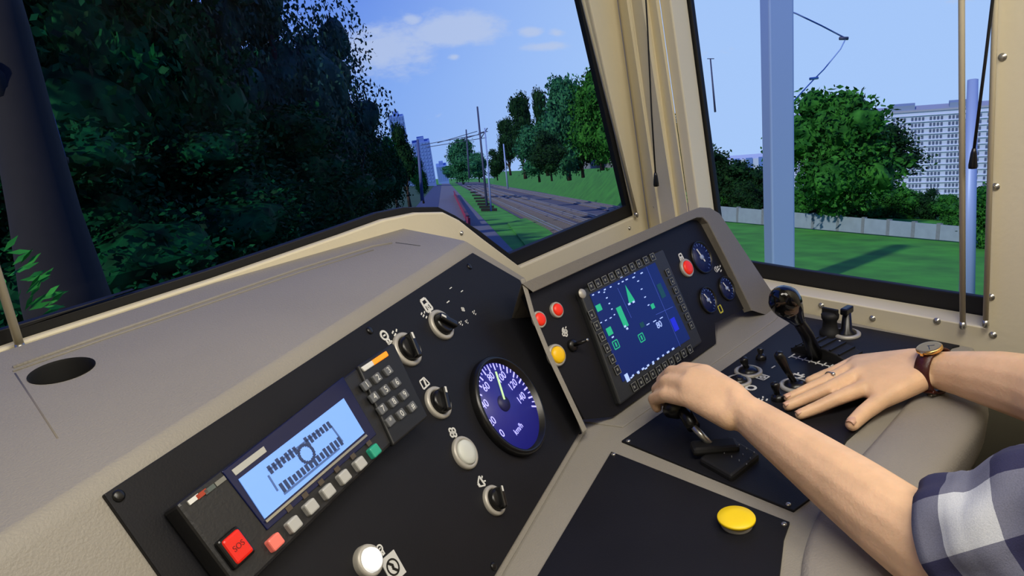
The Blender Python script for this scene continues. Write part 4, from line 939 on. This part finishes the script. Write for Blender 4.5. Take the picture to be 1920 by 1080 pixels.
# ring on the ring finger
a, b_ = Vector(RM[0]), P(1548, 715, .026); ax = (b_ - a).normalized(); c = a.lerp(b_, .82); x_ = ax.orthogonal().normalized()
rg = thing('finger_ring', 'thin silver ring with a small round stone on the resting hand', 'ring', Matrix.Translation(c) @ Matrix((x_, ax.cross(x_), ax)).transposed().to_4x4())
MB().tube([(math.cos(2 * math.pi * k / 28) * .0103, math.sin(2 * math.pi * k / 28) * .0103, 0) for k in range(29)], .0010, 8, False).build('band', SILVER, rg)
bpy.context.view_layer.update()
zl = rg.matrix_world.inverted().to_3x3() @ Vector((-.15, -.5, 1)).normalized(); zl.z = 0; zl.normalize()
o = MB().lathe([(.0026, 0), (.0030, .0012), (.0018, .0024), (0, .0026)], 14).build('stone', SILVER, rg); x2 = Vector((0, 0, 1)); o.matrix_local = Matrix.Translation(zl * .0108) @ Matrix((x2, zl.cross(x2), zl)).transposed().to_4x4()
# driver seat under the person
st = thing('swivel_chair', 'dark upholstered swivel chair the person sits on', 'chair', Vector((.83, -.30, 0)))
SEATM = mat('seat_cloth', (36, 38, 46), .85, bump=.4, bscale=300)
MB().box((0, .06, .38), (.24, .24, .055)).build('seat_cushion', SEATM, st, bevel=.03)
MB().box((0, -.24, .75), (.23, .05, .34)).build('backrest', SEATM, st, bevel=.03)
MB().lathe([(.20, 0), (.20, .02), (.05, .04), (.05, .33), (.12, .34)], 28).build('pedestal', BLACKK, st)
# ================================================================== OUTSIDE
r1 = Vector(ray(830, 330)); r2 = Vector(ray(1600, 318)); GN = r2.cross(r1).normalized(); GN = GN if GN.z > 0 else -GN
GH = 3.5; G0 = Vector(CAM) - GN * GH
GT = (r1 - GN * r1.dot(GN)).normalized(); GL = GT.cross(GN).normalized()       # along the track, to the right of it
def G(x, y, h=0): return hit(x, y, G0 + GN * h, GN)
def TL(t, l, h=0): return G0 + GT * t + GL * l + GN * h
def tlof(x, y, h=0): q = G(x, y, h) - G0; return q.dot(GT), q.dot(GL)
def tst(l, x=1238):
    for y in range(3460, 12000, 4):
        q = tlof(x, y / 10)
        if q[1] < l: return q[0]
    return 4
gd = lambda y: GH * F / (y - 330 + .016 * 600)
GRASS = mat('grass_ground', (62, 146, 34), .9, bump=1, bscale=3, var=.35, vscale=.6)
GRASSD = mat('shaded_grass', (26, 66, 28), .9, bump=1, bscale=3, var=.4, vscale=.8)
BALL = mat('ballast', (84, 78, 88), .9, bump=1, bscale=8, var=.3, vscale=5)
RAILM = mat('rail_steel', (150, 142, 140), .4, .5); SLP = mat('sleeper_concrete', (112, 106, 104), .8, var=.15); DSLP = mat('dark_sleeper', (26, 24, 26), .8)
def strip(t0, t1, l0, l1, h, th=.05, n=24, l0b=None, l1b=None, wob=0):
    vs_ = []; fs = []; l0b = l0 if l0b is None else l0b; l1b = l1 if l1b is None else l1b
    for i in range(n + 1):
        f = (i / n) ** 2; t_ = t0 + (t1 - t0) * f
        for l_, hh in ((l0 + (l0b - l0) * f, h), (l1 + (l1b - l1) * f, h)): vs_.append(TL(t_, l_, hh))
    for i in range(n): fs.append((2 * i, 2 * i + 1, 2 * i + 3, 2 * i + 2))
    return MB().add(vs_, fs)
MB().add([TL(-14, -60, -.06), TL(900, -400, -.06), TL(900, 90, -.06), TL(60, 44, -.06), TL(-14, 44, -.06)], [(0, 1, 2, 3, 4)]).build('ground', GRASS)['kind'] = 'structure'
MB().add([TL(-60, 46, -6), TL(900, 92, -16), TL(900, 900, -16), TL(-300, 900, -16), TL(-60, 60, -16)], [(0, 1, 2, 3, 4)]).build('ground_low', GRASS)['kind'] = 'structure'
def st_(o, name=None): o['kind'] = 'structure'; return o
st_(MB().add([TL(tst(l_), l_, -.02) for l_ in (6.2, 10, 14, 19.5)] + [TL(400, 19.5, -.02), TL(400, 6.2, -.02)], [(5, 4, 3, 2, 1, 0)]).build('ground_ballast', BALL))
st_(strip(1, 400, -.6, 3.2, -.01).build('path', mat('grey_path', (104, 102, 112), .8, var=.12, vscale=2)))
st_(strip(1, 300, -3.2, -.6, .0).build('road', mat('blue_grey_asphalt', (52, 56, 92), .7, var=.1)))
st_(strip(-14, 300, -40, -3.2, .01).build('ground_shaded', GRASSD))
# tracks: rails and sleepers
def track(l, label, gauge=1.7, t1=260):
    t0 = tst(l + gauge / 2) + .6
    t = thing('railway_track', label, 'track', TL(t0, l)); bpy.context.view_layer.update(); inv = t.matrix_world.inverted()
    for s_ in (0, 1):
        l_ = l + s_ * gauge; mb = MB(); vs_ = []; fs = []
        pr = [(-.07, 0), (.07, 0), (.02, .04), (.02, .12), (.045, .14), (.045, .18), (-.045, .18), (-.045, .14), (-.02, .12), (-.02, .04)]
        for t_ in (t0, t1):
            for a_, h_ in pr: vs_.append(inv @ TL(t_, l_ + a_, h_ + .06))
        np_ = len(pr); fs = [(k, (k + 1) % np_, np_ + (k + 1) % np_, np_ + k) for k in range(np_)] + [tuple(range(np_))]
        mb.add(vs_, fs).build('rail', RAILM, t)
    q = MB(); ax = (GT, GL, GN); q.box((0, 0, 0), (.13, gauge * .78, .07), ax); me = q.mesh('sleeper'); me.materials.append(SLP)
    for k in range(60):
        o = bpy.data.objects.new('sleeper', me); COL.objects.link(o); o.parent = t; o.location = inv @ TL(t0 + 1 + k * 1.1, l + gauge / 2, .0)
    mb = MB()
    for k in range(60, 150): mb.box(inv @ TL(t0 + 1 + k * 1.1, l + gauge / 2, 0), (.13, gauge * .78, .07), ax)
    mb.build('far_sleepers', SLP, t)['kind'] = 'stuff'
track(15.8, 'far railway track beside the grass bank'); track(10.3, 'middle railway track'.replace('middle', 'central')+' between two others'); track(7.0, 'near railway track beside the small grass patch')
t = thing('sleeper_stack', 'row of black timber blocks lying beside the tracks near the red barrier', 'timber', TL(20, 2)); inv = Matrix.Translation(-t.location)
for k in range(9):
    x = 872 + k * 4.6; y = 350 + k * 5.4; MB().box(inv @ G(x + 8, y, .1), (.22 , .8, .12), (GT, GL, GN)).build('timber_block', DSLP, t)
t = thing('red_barrier', 'low red barrier wall beside the grey path ahead of the tracks', 'barrier', G(856, 372))
inv = Matrix.Translation(-t.location); a = G(851, 366, 0); b_ = G(878, 424, 0)
MB().prism([inv @ a, inv @ b_, inv @ b_ + GN * .55, inv @ a + GN * .8], GL * .15).build('barrier_panel', mat('barrier_red', (150, 24, 52), .6), t)
MB().box(inv @ a.lerp(b_, .5) + GN * .70, ((b_ - a).length / 2, .10, .03), ((b_ - a).normalized(), GL, GN)).build('barrier_cap', mat('barrier_dark', (92, 22, 44), .6), t)
# grass bank on the right of the tracks seen through the windscreen
vs_ = []; fs = []; nb_ = 14
for i in range(nb_ + 1):
    f = i / nb_; xi = 925 + (1200 - 925) * f; yi = 342 + (398 - 342) * f; xo = 930 + (1200 - 930) * f; yo = 322 - 12 * f
    a = G(xi, yi, 0); d0 = (a - Vector(CAM)).length; dep = (a - Vector(CAM)).dot(Vector((_x[2], _s[2], -_d[2])))
    b_ = far(xo, yo, dep * 1.18 + 3); m1 = far((xi + xo) / 2, yi * .5 + yo * .5, dep * 1.09 + 1.5)
    vs_ += [a - GN * .05, m1, b_, b_ + (b_ - a).normalized() * 8 - GN * 1.0]
for i in range(nb_):
    for j in range(3): k = i * 4 + j; fs.append((k, k + 4, k + 5, k + 1))
st_(MB().add(vs_, fs, True).build('ground_bank', mat('bank_grass', (54, 124, 32), .9, bump=1, bscale=3, var=.25, vscale=.7)))
st_(MB().prism([G(x, y, .03) for x, y in [(952, 418), (1000, 404), (1062, 462), (1010, 490)]], -GN * .05).build('ground_patch', GRASS))
# concrete panel fences
CONC = mat('pale_concrete', (140, 156, 170), .8, var=.08, vscale=2); CONC2 = mat('grey_concrete', (120, 128, 134), .8, var=.1)
def fence(label, pts_bottom, hts, m, group=None):
    t = thing('concrete_fence', label, 'fence', pts_bottom[0]); o0 = Vector(pts_bottom[0])
    for i in range(len(pts_bottom) - 1):
        a, b_ = pts_bottom[i] - o0, pts_bottom[i + 1] - o0; n = (b_ - a).cross(GN).normalized() * .08
        g = (b_ - a) * .012; MB().prism([a + g, b_ - g, b_ - g + GN * hts[i + 1] * .97, a + g + GN * hts[i] * .97], n).build('fence_panel', m, t)
        MB().box(a + GN * hts[i] * .52, (.10, .10, hts[i] * .52), (n.normalized(), GN.cross(n).normalized(), GN)).build('fence_post', CONC2, t)
tb = [tlof(1350, 425)[0]]; 
bot = []
for i in range(13):
    x = 1300 + i * 48; y = 412 + (x - 1350) * (460 - 414) / 450; bot.append(G(x, y))
bot = [G(1290 + i * 47, 416 + (1290 + i * 47 - 1375) * .087) for i in range(14)]
hts = []
for i, b_ in enumerate(bot):
    x = 1290 + i * 47; yt = 386 + (x - 1350) * .083; yb = 416 + (x - 1375) * .087; dep = (b_ - Vector(CAM)).dot(Vector((_x[2], _s[2], -_d[2]))); hts.append((yb - yt) / F * dep)
fence('long pale concrete panel fence above the grass outside the side window', bot, hts, CONC)
bot = [far(1070 + i * 17, 318 - i * .8, 62 - i * 2.6) for i in range(8)]
fence('grey concrete fence on the grass bank behind the windscreen trees', bot, [26 / F * (62 - i * 2.6) for i in range(8)], CONC2)
# dark mossy kerb line below the left forest
# ---------------- trees
rnd = random.Random(11)
def crown_mesh(name, lobes, leaves, size, m, inner=.74, seed=0):
    r_ = np.random.default_rng(seed); bm = bmesh.new()
    for (c, r) in lobes:
        mtx = Matrix.Translation(c) @ Matrix.Diagonal((r[0] * inner, r[1] * inner, r[2] * inner, 1)); q = bmesh.ops.create_icosphere(bm, subdivisions=3, radius=1, matrix=mtx)
        for v in q['verts']:
            v.co += (v.co - Vector(c)) * noise.noise(v.co * 3.5 + Vector((seed, 0, 0))) * .45
    vs_ = [tuple(v.co) for v in bm.verts]; bm.verts.index_update(); fs = [tuple(v.index for v in f.verts) for f in bm.faces]; bm.free(); o0 = len(vs_)
    vol = np.array([r[0] * r[1] + r[1] * r[2] + r[0] * r[2] for c, r in lobes]); ids = r_.choice(len(lobes), leaves, p=vol / vol.sum())
    C_ = np.array([c for c, r in lobes])[ids]; R_ = np.array([r for c, r in lobes])[ids]
    d = r_.normal(size=(leaves, 3)); d /= np.linalg.norm(d, axis=1, keepdims=True)
    rr_ = r_.uniform(.62, 1.06, (leaves, 1)); clump = np.array([noise.noise(Vector((a[0] * 2.6 + seed, a[1] * 2.6, a[2] * 2.6)) * 1.5) for a in d]).reshape(-1, 1); rr_ = rr_ * (1 + clump * .38)
    pos = C_ + d * R_ * rr_; u = r_.normal(size=(leaves, 3)); u /= np.linalg.norm(u, axis=1, keepdims=True); w = r_.normal(size=(leaves, 3)) + d * .8; w = np.cross(u, w); w /= np.linalg.norm(w, axis=1, keepdims=True)
    sz = size * r_.uniform(.6, 1.4, (leaves, 1)); q = np.stack([pos - u * sz, pos - w * sz * .55, pos + u * sz, pos + w * sz * .55], 1).reshape(-1, 3)
    V = np.concatenate([np.array(vs_), q]); ext = np.percentile(np.abs(q), 97, axis=0); hx = max(ext[0], ext[1]); V = V / np.array([hx, hx, ext[2]]); me = bpy.data.meshes.new(name)
    fs += [tuple(int(o0 + 4 * i + j) for j in range(4)) for i in range(leaves)]
    me.from_pydata(V.tolist(), [], fs); me.materials.append(m); me.update(); return me
def leafmat(name, dark, light, tr_=.3):
    m = bpy.data.materials.new(name); m.use_nodes = True; t = m.node_tree; b = t.nodes['Principled BSDF']; b.inputs['Roughness'].default_value = .6; b.inputs['Specular IOR Level'].default_value = .04
    tc_ = t.nodes.new('ShaderNodeTexCoord'); n = t.nodes.new('ShaderNodeTexNoise'); n.inputs['Scale'].default_value = 4; n.inputs['Detail'].default_value = 6; r = t.nodes.new('ShaderNodeValToRGB'); r.color_ramp.elements[0].position = .35; r.color_ramp.elements[1].position = .68
    r.color_ramp.elements[0].color = lin(*dark); r.color_ramp.elements[1].color = lin(*light); L_ = t.links.new; L_(tc_.outputs['Object'], n.inputs['Vector']); L_(n.outputs[0], r.inputs[0]); L_(r.outputs[0], b.inputs['Base Color']); return m
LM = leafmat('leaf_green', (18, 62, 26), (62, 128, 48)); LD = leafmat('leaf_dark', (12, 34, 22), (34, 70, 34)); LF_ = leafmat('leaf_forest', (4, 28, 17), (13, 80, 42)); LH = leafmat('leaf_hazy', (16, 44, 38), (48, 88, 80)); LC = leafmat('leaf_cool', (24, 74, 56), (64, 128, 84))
BARK = mat('bark', (62, 50, 40), .9, bump=.8, bscale=20, var=.2); BARKD = mat('dark_bark', (30, 24, 24), .9, bump=.8, bscale=20, var=.2)
rl_ = random.Random(5)
def lob(n, shape):
    out_ = []
    for i in range(n):
        z = rl_.uniform(-.8, .85); w_ = shape(z); a = rl_.uniform(0, 2 * math.pi); rr_ = w_ * rl_.uniform(.1, .62); s_ = (.30 + .25 * w_) * rl_.uniform(.7, 1.1)
        out_.append(((rr_ * math.cos(a), rr_ * math.sin(a), z), (s_, s_, s_ * .85)))
    out_.append(((0, 0, 0), (shape(0) * .6, shape(0) * .6, .6))); return out_
rs_ = lambda z: math.sqrt(max(.05, 1 - z * z))
def proto_set(m, key, leaves=9000, size=.055):
    return {'round': crown_mesh('crown_round_' + key, lob(14, rs_), leaves, size, m, inner=.66, seed=3),
            'column': crown_mesh('crown_column_' + key, lob(12, lambda z: max(.25, .95 - .55 * (z + .8) / 1.6)), leaves, size, m, seed=8),
            'loose': crown_mesh('crown_loose_' + key, lob(16, rs_), int(leaves * .8), size * .9, m, inner=.45, seed=21)}
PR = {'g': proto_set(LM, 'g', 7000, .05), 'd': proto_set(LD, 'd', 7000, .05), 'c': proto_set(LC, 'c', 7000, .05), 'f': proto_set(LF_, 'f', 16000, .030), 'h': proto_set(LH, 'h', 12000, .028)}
def tree(label, x, base, top, width, depth, kind='round', tone='g', trunk=.18, group=None, name='tree', stretch=1, cat='tree', bark=None):
    b0 = far(x, base, depth); H = (base - top) / F * depth * 1.02; Wd = width / F * depth
    t = thing(name, label, cat, b0, group); t.rotation_euler = (0, 0, rnd.uniform(0, 6))
    cz = H * (trunk + (1 - trunk) / 2); me = PR[tone][kind]
    o = bpy.data.objects.new('crown', me); COL.objects.link(o); o.parent = t; o.location = (0, 0, cz); o.scale = (Wd / 2 * .95, Wd / 2 * .95, H * (1 - trunk) / 2 * .98)
    r = max(.05, H * .022)
    MB().tube([(0, 0, -.6), (0, 0, H * trunk * .6), (Wd * .02, 0, H * trunk * 1.3), (Wd * .03, Wd * .01, H * .7)], [r * 1.3, r, r * .85, r * .35], 9).build('trunk', bark or BARK, t)
    if name == 'tree':
        for k in range(3):
            a = k * 2.1; MB().tube([(0, 0, H * trunk), (math.cos(a) * Wd * .15, math.sin(a) * Wd * .15, H * (trunk + .15)), (math.cos(a) * Wd * .28, math.sin(a) * Wd * .28, H * (trunk + .33))], [r * .6, r * .4, r * .15], 7).build('branch', bark or BARK, t)
    return t
# trees on the bank, seen through the windscreen
tree('slender dark tree at the far end of the windscreen bank row', 956, 318, 232, 39, 75, 'column', 'd', .03)
tree('dark pointed tree with the tallest crown left of centre on the bank', 984, 322, 193, 49, 62, 'column', 'd', .03)
tree('thin tall dark tree between the pointed tree and the pale broad tree on the bank', 1026, 316, 183, 33, 60, 'column', 'd', .03)
tree('pale green broad tree on the bank, in the middle of the row', 1010, 326, 240, 72, 52, 'round', 'c', .03)
tree('low dark rounded tree in front of the bank trees', 1033, 322, 252, 65, 46, 'round', 'd', .03)
tree('tall pale green tree right of the low dark tree on the bank', 1066, 322, 158, 78, 50, 'round', 'c', .03)
tree('dark tree half hidden between the two tall pale trees on the bank', 1092, 318, 200, 57, 54, 'round', 'd', .03)
tree('large green tree closest to the windscreen corner edge', 1128, 300, 138, 109, 42, 'round', 'g', .03)
tree('small leafy tree farthest right behind the windscreen corner edge', 1170, 300, 190, 78, 46, 'round', 'd', .03)
tree('leafy green tree at the far end of the tracks, left of the masts', 868, 338, 266, 52, 110, 'round', 'c', .03)
tree('small green tree at the far track end beside the grey mast', 898, 334, 290, 44, 105, 'round', 'c', .03)
tree('small dark tree between the masts and the bank trees', 932, 330, 285, 39, 95, 'round', 'd', .03)
tree('tiny hazy tree beside the vanishing point of the tracks', 846, 334, 312, 31, 150, 'round', 'c', .03)
# trees left of the track, near the towers
tree('dark green tree standing before the left distant tower', 766, 372, 246, 44, 46, 'column', 'd', .08)
tree('small dark tree right of the tower tree beside the road', 792, 366, 296, 34, 52, 'round', 'f', .08)
tree('narrow dark tree hugging the edge of the left forest', 744, 380, 262, 52, 40, 'column', 'f', .08)
# dark forest wall
fr_ = [('forest tree ending the dark tree wall, nearest the distant towers', 715, 400, 205, 110, 32, 'round'),
       ('tall forest tree with loose crown against the clouds', 660, 430, 60, 190, 27, 'loose'),
       ('tall forest tree with light showing through its crown near the top of the windscreen', 590, 445, -60, 230, 23, 'loose'),
       ('forest tree with a dense low crown under the light gaps', 590, 470, 215, 270, 20, 'round'),
       ('forest tree with dense dark crown left of the light gaps', 420, 520, -90, 270, 17, 'round'),
       ('broad dark forest tree rising in the centre of the left window part', 300, 560, -160, 420, 15, 'round'),
       ('broad dark forest tree behind the leaning black trunk', 90, 640, -200, 460, 14, 'round'),
       ('low dark forest tree filling the gap beneath the big crowns', 470, 520, 250, 330, 15, 'round'),
       ('low spreading forest tree above the dashboard hump', 230, 640, 260, 420, 12, 'round'),
       ('dark forest tree at the far left edge of the windscreen', -80, 700, -100, 420, 12, 'round'),
       ('overhanging dark forest crown along the top of the windscreen', 200, 420, -420, 640, 20, 'round'),
       ('rear forest tree closing the wall behind the others', 520, 430, 110, 260, 30, 'round'),
       ('rear forest tree deep behind the broad central one', 350, 500, 60, 380, 26, 'round'),
       ('rear forest tree deep behind the leaning black trunk', 120, 560, 40, 420, 25, 'round'),
       ('low rear forest tree just left of the tower edge', 670, 420, 250, 150, 30, 'round')]
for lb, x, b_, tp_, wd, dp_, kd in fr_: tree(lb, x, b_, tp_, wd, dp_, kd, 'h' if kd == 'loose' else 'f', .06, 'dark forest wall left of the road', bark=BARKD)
# leaning black trunk and a blue strip added for sky showing through a tree gap
t = thing('bare_trunk', 'thick black bare trunk leaning across the far left of the windscreen', 'tree trunk', far(150, 640, 7)); o0 = t.location.copy()
MB().tube([far(165, 680, 7) - o0, far(125, 560, 7) - o0, far(85, 400, 7.1) - o0, far(45, 230, 7.2) - o0, far(5, 60, 7.3) - o0, far(-40, -120, 7.4) - o0], [.42, .38, .31, .27, .25, .22], 16).build('trunk', mat('black_trunk', (15, 11, 10), .9, bump=.8, bscale=12, var=.2), t)
MB().tube([far(45, 230, 7.2) - o0, far(-10, 150, 7) - o0, far(-60, 100, 6.8) - o0], [.16, .12, .08], 10).build('branch', mat('black_trunk', (15, 11, 10)), t)
t = thing('blue_sky_strip', 'narrow dark blue strip, added for sky in a tree gap, slanting beside the leaning black trunk', 'sky strip', far(104, 302, 7.8)); o0 = t.location.copy()
MB().tube([far(104, 302, 7.8) - o0, far(78, 220, 7.8) - o0, far(32, 92, 7.8) - o0], [.11, .12, .10], 12).build('strip_shaft', mat('sky_gap_blue', (20, 60, 130), .7), t)
MB().tube([far(104, 306, 7.8) - o0, far(103, 296, 7.8) - o0], [.13, .13], 12).build('strip_foot', BARKD, t)
# young plant at the lower left
t = thing('leafy_plant', 'bright green young plant at the foot of the windscreen, far left', 'plant', far(30, 610, 3.2)); mb = MB(); rnd2 = random.Random(2)
for k in range(60):
    a = rnd2.uniform(0, 6.28); h_ = rnd2.uniform(0, .34); r = .04 + rnd2.uniform(.02, .13) * (1 - h_); c = Vector((math.cos(a) * r, math.sin(a) * r, h_)); d = Vector((math.cos(a), math.sin(a), rnd2.uniform(-.2, .9))).normalized(); s_ = d.orthogonal().normalized(); mb.add([c, c + d * .05 + s_ * .014, c + d * .10, c + d * .05 - s_ * .014], [(0, 1, 2, 3)])
mb.build('leaves', leafmat('leaf_bright', (26, 96, 34), (60, 150, 60)), t)['kind'] = 'stuff'; MB().tube([(0, 0, -.4), (0, 0, .3)], [.006, .003], 6).build('stem', BARK, t)
# ---------------- trees and bushes outside the side window
tree('big dark maple-like tree standing in front of the white block, beside the pale mast', 1562, 432, 182, 200, 43.0, 'round', 'g', .20)
tree('loose branch crown of a tree leaning right before the white block', 1640, 400, 240, 130, 60.6, 'loose', 'd', .30)
tree('tree cut by the front edge of the side window', 1300, 400, 212, 80, 60.6, 'round', 'd', .2)
tree('low dark tree at the lower front corner of the side window', 1340, 402, 282, 90, 59.1, 'round', 'd', .08)
tree('dark green tree between the window edge and the pale mast, behind the fence', 1395, 404, 312, 110, 57.6, 'round', 'd', .06)
tree('bright green tree partly behind the rear guide rod', 1860, 470, 345, 110, 31.9, 'round', 'g', .08)
def bush(label, x, b_, tp_, wd, dp_, tone): return tree(label, x, b_, tp_, wd, dp_, 'round', tone, .02, None, 'bush', cat='bush')
bush('bright green bush left of centre below the white block', 1695, 412, 352, 70, 52.5, 'g')
bush('dark bush between two bright bushes below the white block', 1738, 414, 358, 50, 51.4, 'd')
bush('bright green bush below the right end of the white block', 1778, 418, 366, 60, 49.2, 'g')
bush('low green bush under the big dark tree crown, right side', 1650, 410, 362, 60, 53.7, 'g')
bush('wide green bush beside the rear rod of the side window', 1812, 440, 372, 90, 40.0, 'g')
bush('low dark bush behind the fence near the pale mast', 1450, 402, 350, 80, 59.1, 'd')
bush('low green bush behind the fence, just left of the big tree trunk', 1500, 406, 350, 70, 56.2, 'g')
for i in range(16):
    x = 1330 + i * 34; bush('bush of the hedge running behind the pale concrete fence', x, 408 + i * 2.5, 352 + rnd.uniform(-8, 12) + i, 58, 56 + rnd.uniform(-2, 3), 'dgdg'[i % 4])['group'] = 'hedge behind the pale fence'
# ---------------- masts
MASTM = mat('mast_pale_blue', (150, 172, 214), .5, .2); MASTD = mat('mast_dark', (58, 66, 96), .6)
t = thing('catenary_mast', 'broad pale blue grey mast crossing the side window from top to bottom', 'mast', G(1462, 540)); o0 = t.location.copy(); inv = lambda p: Vector(p) - o0
dpm = (G(1462, 540) - Vector(CAM)).dot(Vector((_x[2], _s[2], -_d[2]))); hw = 21 / F * dpm
axm = (Vector((1, 0, 0)), Vector((0, 1, 0)), Vector((0, 0, 1))); yawm = Matrix.Rotation(rad(-36), 3, 'Z'); axm = [yawm @ a for a in axm]
MB().box((0, 0, 4.5), (hw, hw, 5.5), axm).build('mast_shaft', MASTM, t, bevel=.05)
MB().box((0, 0, .15), (hw * 1.25, hw * 1.25, .2), axm).build('mast_foot', CONC2, t)
dd_ = dpm
def bar(pts, r, name, m): MB().tube([inv(far(x, y, dd_)) for x, y in pts], r, 8).build(name, m, t)
bar([(1458, 12), (1494, 26), (1540, 48), (1586, 72)], .022, 'cantilever_arm', mat('arm_blue', (96, 120, 180), .5)); bar([(1586, 72), (1576, 92), (1545, 130), (1525, 150)], .018, 'stay_arm', mat('arm_blue2', (130, 160, 220), .5)); bar([(1478, 200), (1525, 150)], .018, 'registration_arm', mat('arm_blue2', (130, 160, 220)))
bar([(1574, 72), (1590, 72)], .05, 'insulator', MASTD); bar([(1440, 14), (1462, 10)], .05, 'arm_bracket', MASTD); bar([(1518, 148), (1534, 146)], .04, 'insulator', MASTM)
def pole(label, x, y0, y1, depth, w_px, m, arms=(), name='catenary_mast', cat='mast', x1=None):
    t = thing(name, label, cat, far(x1 or x, y1, depth)); o0 = t.location.copy(); r = w_px / 2 / F * depth
    MB().tube([far(x1 or x, y1 + 4, depth) - o0, far(x, y0, depth) - o0], [r * 1.2, r * .8], 8).build('mast_shaft', m, t)
    for a, b_ in arms: MB().tube([far(*a, depth) - o0, far(*b_, depth) - o0], r * .45, 6).build('cross_arm', m, t)
    return t
pole('tall thin mast beside the tracks, highest of the distant ones', 895, 200, 382, 48, 4, MASTD, [((897, 250), (912, 246)), ((900, 262), (914, 240))], x1=913)
pole('second distant mast, just left of the highest one', 874, 243, 330, 70, 3, MASTD, [((862, 262), (884, 256))], x1=880)
pole('pale mast beside the tracks right of the highest one', 909, 240, 392, 40, 3, MASTM, [], x1=921)
pole('thin pale pole standing in the tracks before the bank trees', 944, 270, 350, 56, 3, MASTM, [], x1=952)
pole('thin pole behind the tower trees left of the road', 783, 262, 372, 42, 6, mat('mast_haze', (70, 84, 130), .6), [], x1=792)
pole('dark street lamp with flat head standing alone in the side window sky', 1332, 110, 206, 60, 3.2, MASTD, [((1326, 110), (1339, 110))], 'street_lamp', 'lamp', x1=1341)
pole('pale blue mast behind the rear guide rod of the side window', 1824, 150, 570, 9, 24, MASTM, [], x1=1812)
# overhead wires
t = thing('overhead_wires', 'thin overhead wires running between the distant masts', 'wires', far(845, 262, 60)); o0 = t.location.copy()
for a, b_ in [((790, 272), (900, 252)), ((800, 276), (912, 258)), ((820, 268), (895, 246)), ((878, 258), (915, 246))]: MB().tube([far(*a, 60) - o0, far(*b_, 60) - o0], .028, 5).build('wire', MASTD, t)
# ---------------- buildings
def block(label, corners, depth, m, deep=12, parts=None, name='tower_block'):
    (x0, y0), (x1, y1) = corners; c = far((x0 + x1) / 2, y1, depth); t = thing(name, label, 'building', c); yaw = math.atan2(ray((x0 + x1) / 2, y1)[1], ray((x0 + x1) / 2, y1)[0]) - math.pi / 2
    t.rotation_euler = (0, 0, yaw); w_ = (x1 - x0) / F * depth; h_ = (y1 - y0) / F * depth
    MB().box((0, deep / 2, h_ / 2 - 2), (w_ / 2, deep / 2, h_ / 2 + 2)).build('wall', m, t)
    return t, w_, h_
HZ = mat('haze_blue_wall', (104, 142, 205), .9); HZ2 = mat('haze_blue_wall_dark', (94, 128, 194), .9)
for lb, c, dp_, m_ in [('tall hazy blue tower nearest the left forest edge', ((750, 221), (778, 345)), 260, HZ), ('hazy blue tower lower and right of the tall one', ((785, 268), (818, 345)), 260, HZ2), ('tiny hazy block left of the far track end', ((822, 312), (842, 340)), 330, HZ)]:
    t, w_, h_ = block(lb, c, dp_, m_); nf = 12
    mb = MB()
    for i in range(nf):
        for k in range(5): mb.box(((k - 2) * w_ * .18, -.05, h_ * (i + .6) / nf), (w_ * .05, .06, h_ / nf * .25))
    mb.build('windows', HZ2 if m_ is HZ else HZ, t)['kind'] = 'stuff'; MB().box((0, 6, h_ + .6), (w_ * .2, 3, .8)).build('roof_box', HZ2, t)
t, w_, h_ = block('long white apartment block with many rows of dark windows', ((1466, 214), (1930, 408)), 300, mat('white_block', (186, 200, 228), .8, var=.03), 14, name='apartment_block')
WINM = mat('far_window', (84, 96, 128), .4); nf = 15; mb = MB(); fl = h_ / 17.6
for i in range(nf + 1):
    z = h_ - fl * (i + 1.15)
    x_ = -w_ / 2 + 1.2
    while x_ < w_ / 2 - 1:
        for k in range(4): mb.box((x_ + k * 1.25, -.1, z), (.38, .12, fl * .25))
        x_ += 6.4
mb.build('windows', WINM, t)['kind'] = 'stuff'
mb = MB()
for i in range(nf + 1): o = MB().box((0, -.25, h_ - fl * (i + .62)), (w_ / 2, .25, fl * .06)).build('floor_ledge', mat('ledge_white', (190, 202, 226), .8), t)
MB().box((0, 7, h_ + .3), (w_ / 2 + .3, 7.4, .4)).build('roof_edge', mat('roof_grey', (150, 158, 180), .8), t)
for x_ in (-3, 18): MB().box((x_, 5, h_ + 1.4), (4.6, 4, 1.1)).build('roof_box', mat('roof_box_grey', (120, 140, 170), .8), t)
t, w_, h_ = block('small pale far block between the window edge and the pale mast', ((1366, 298), (1440, 400)), 320, mat('white_block', (206, 216, 236)), 12, name='apartment_block')
for k in range(3): MB().box(((k - 1) * w_ * .3 + w_ * .05, -.2, h_ * .7), (w_ * .08, .3, h_ * .32)).build('stair_panel', HZ2, t)
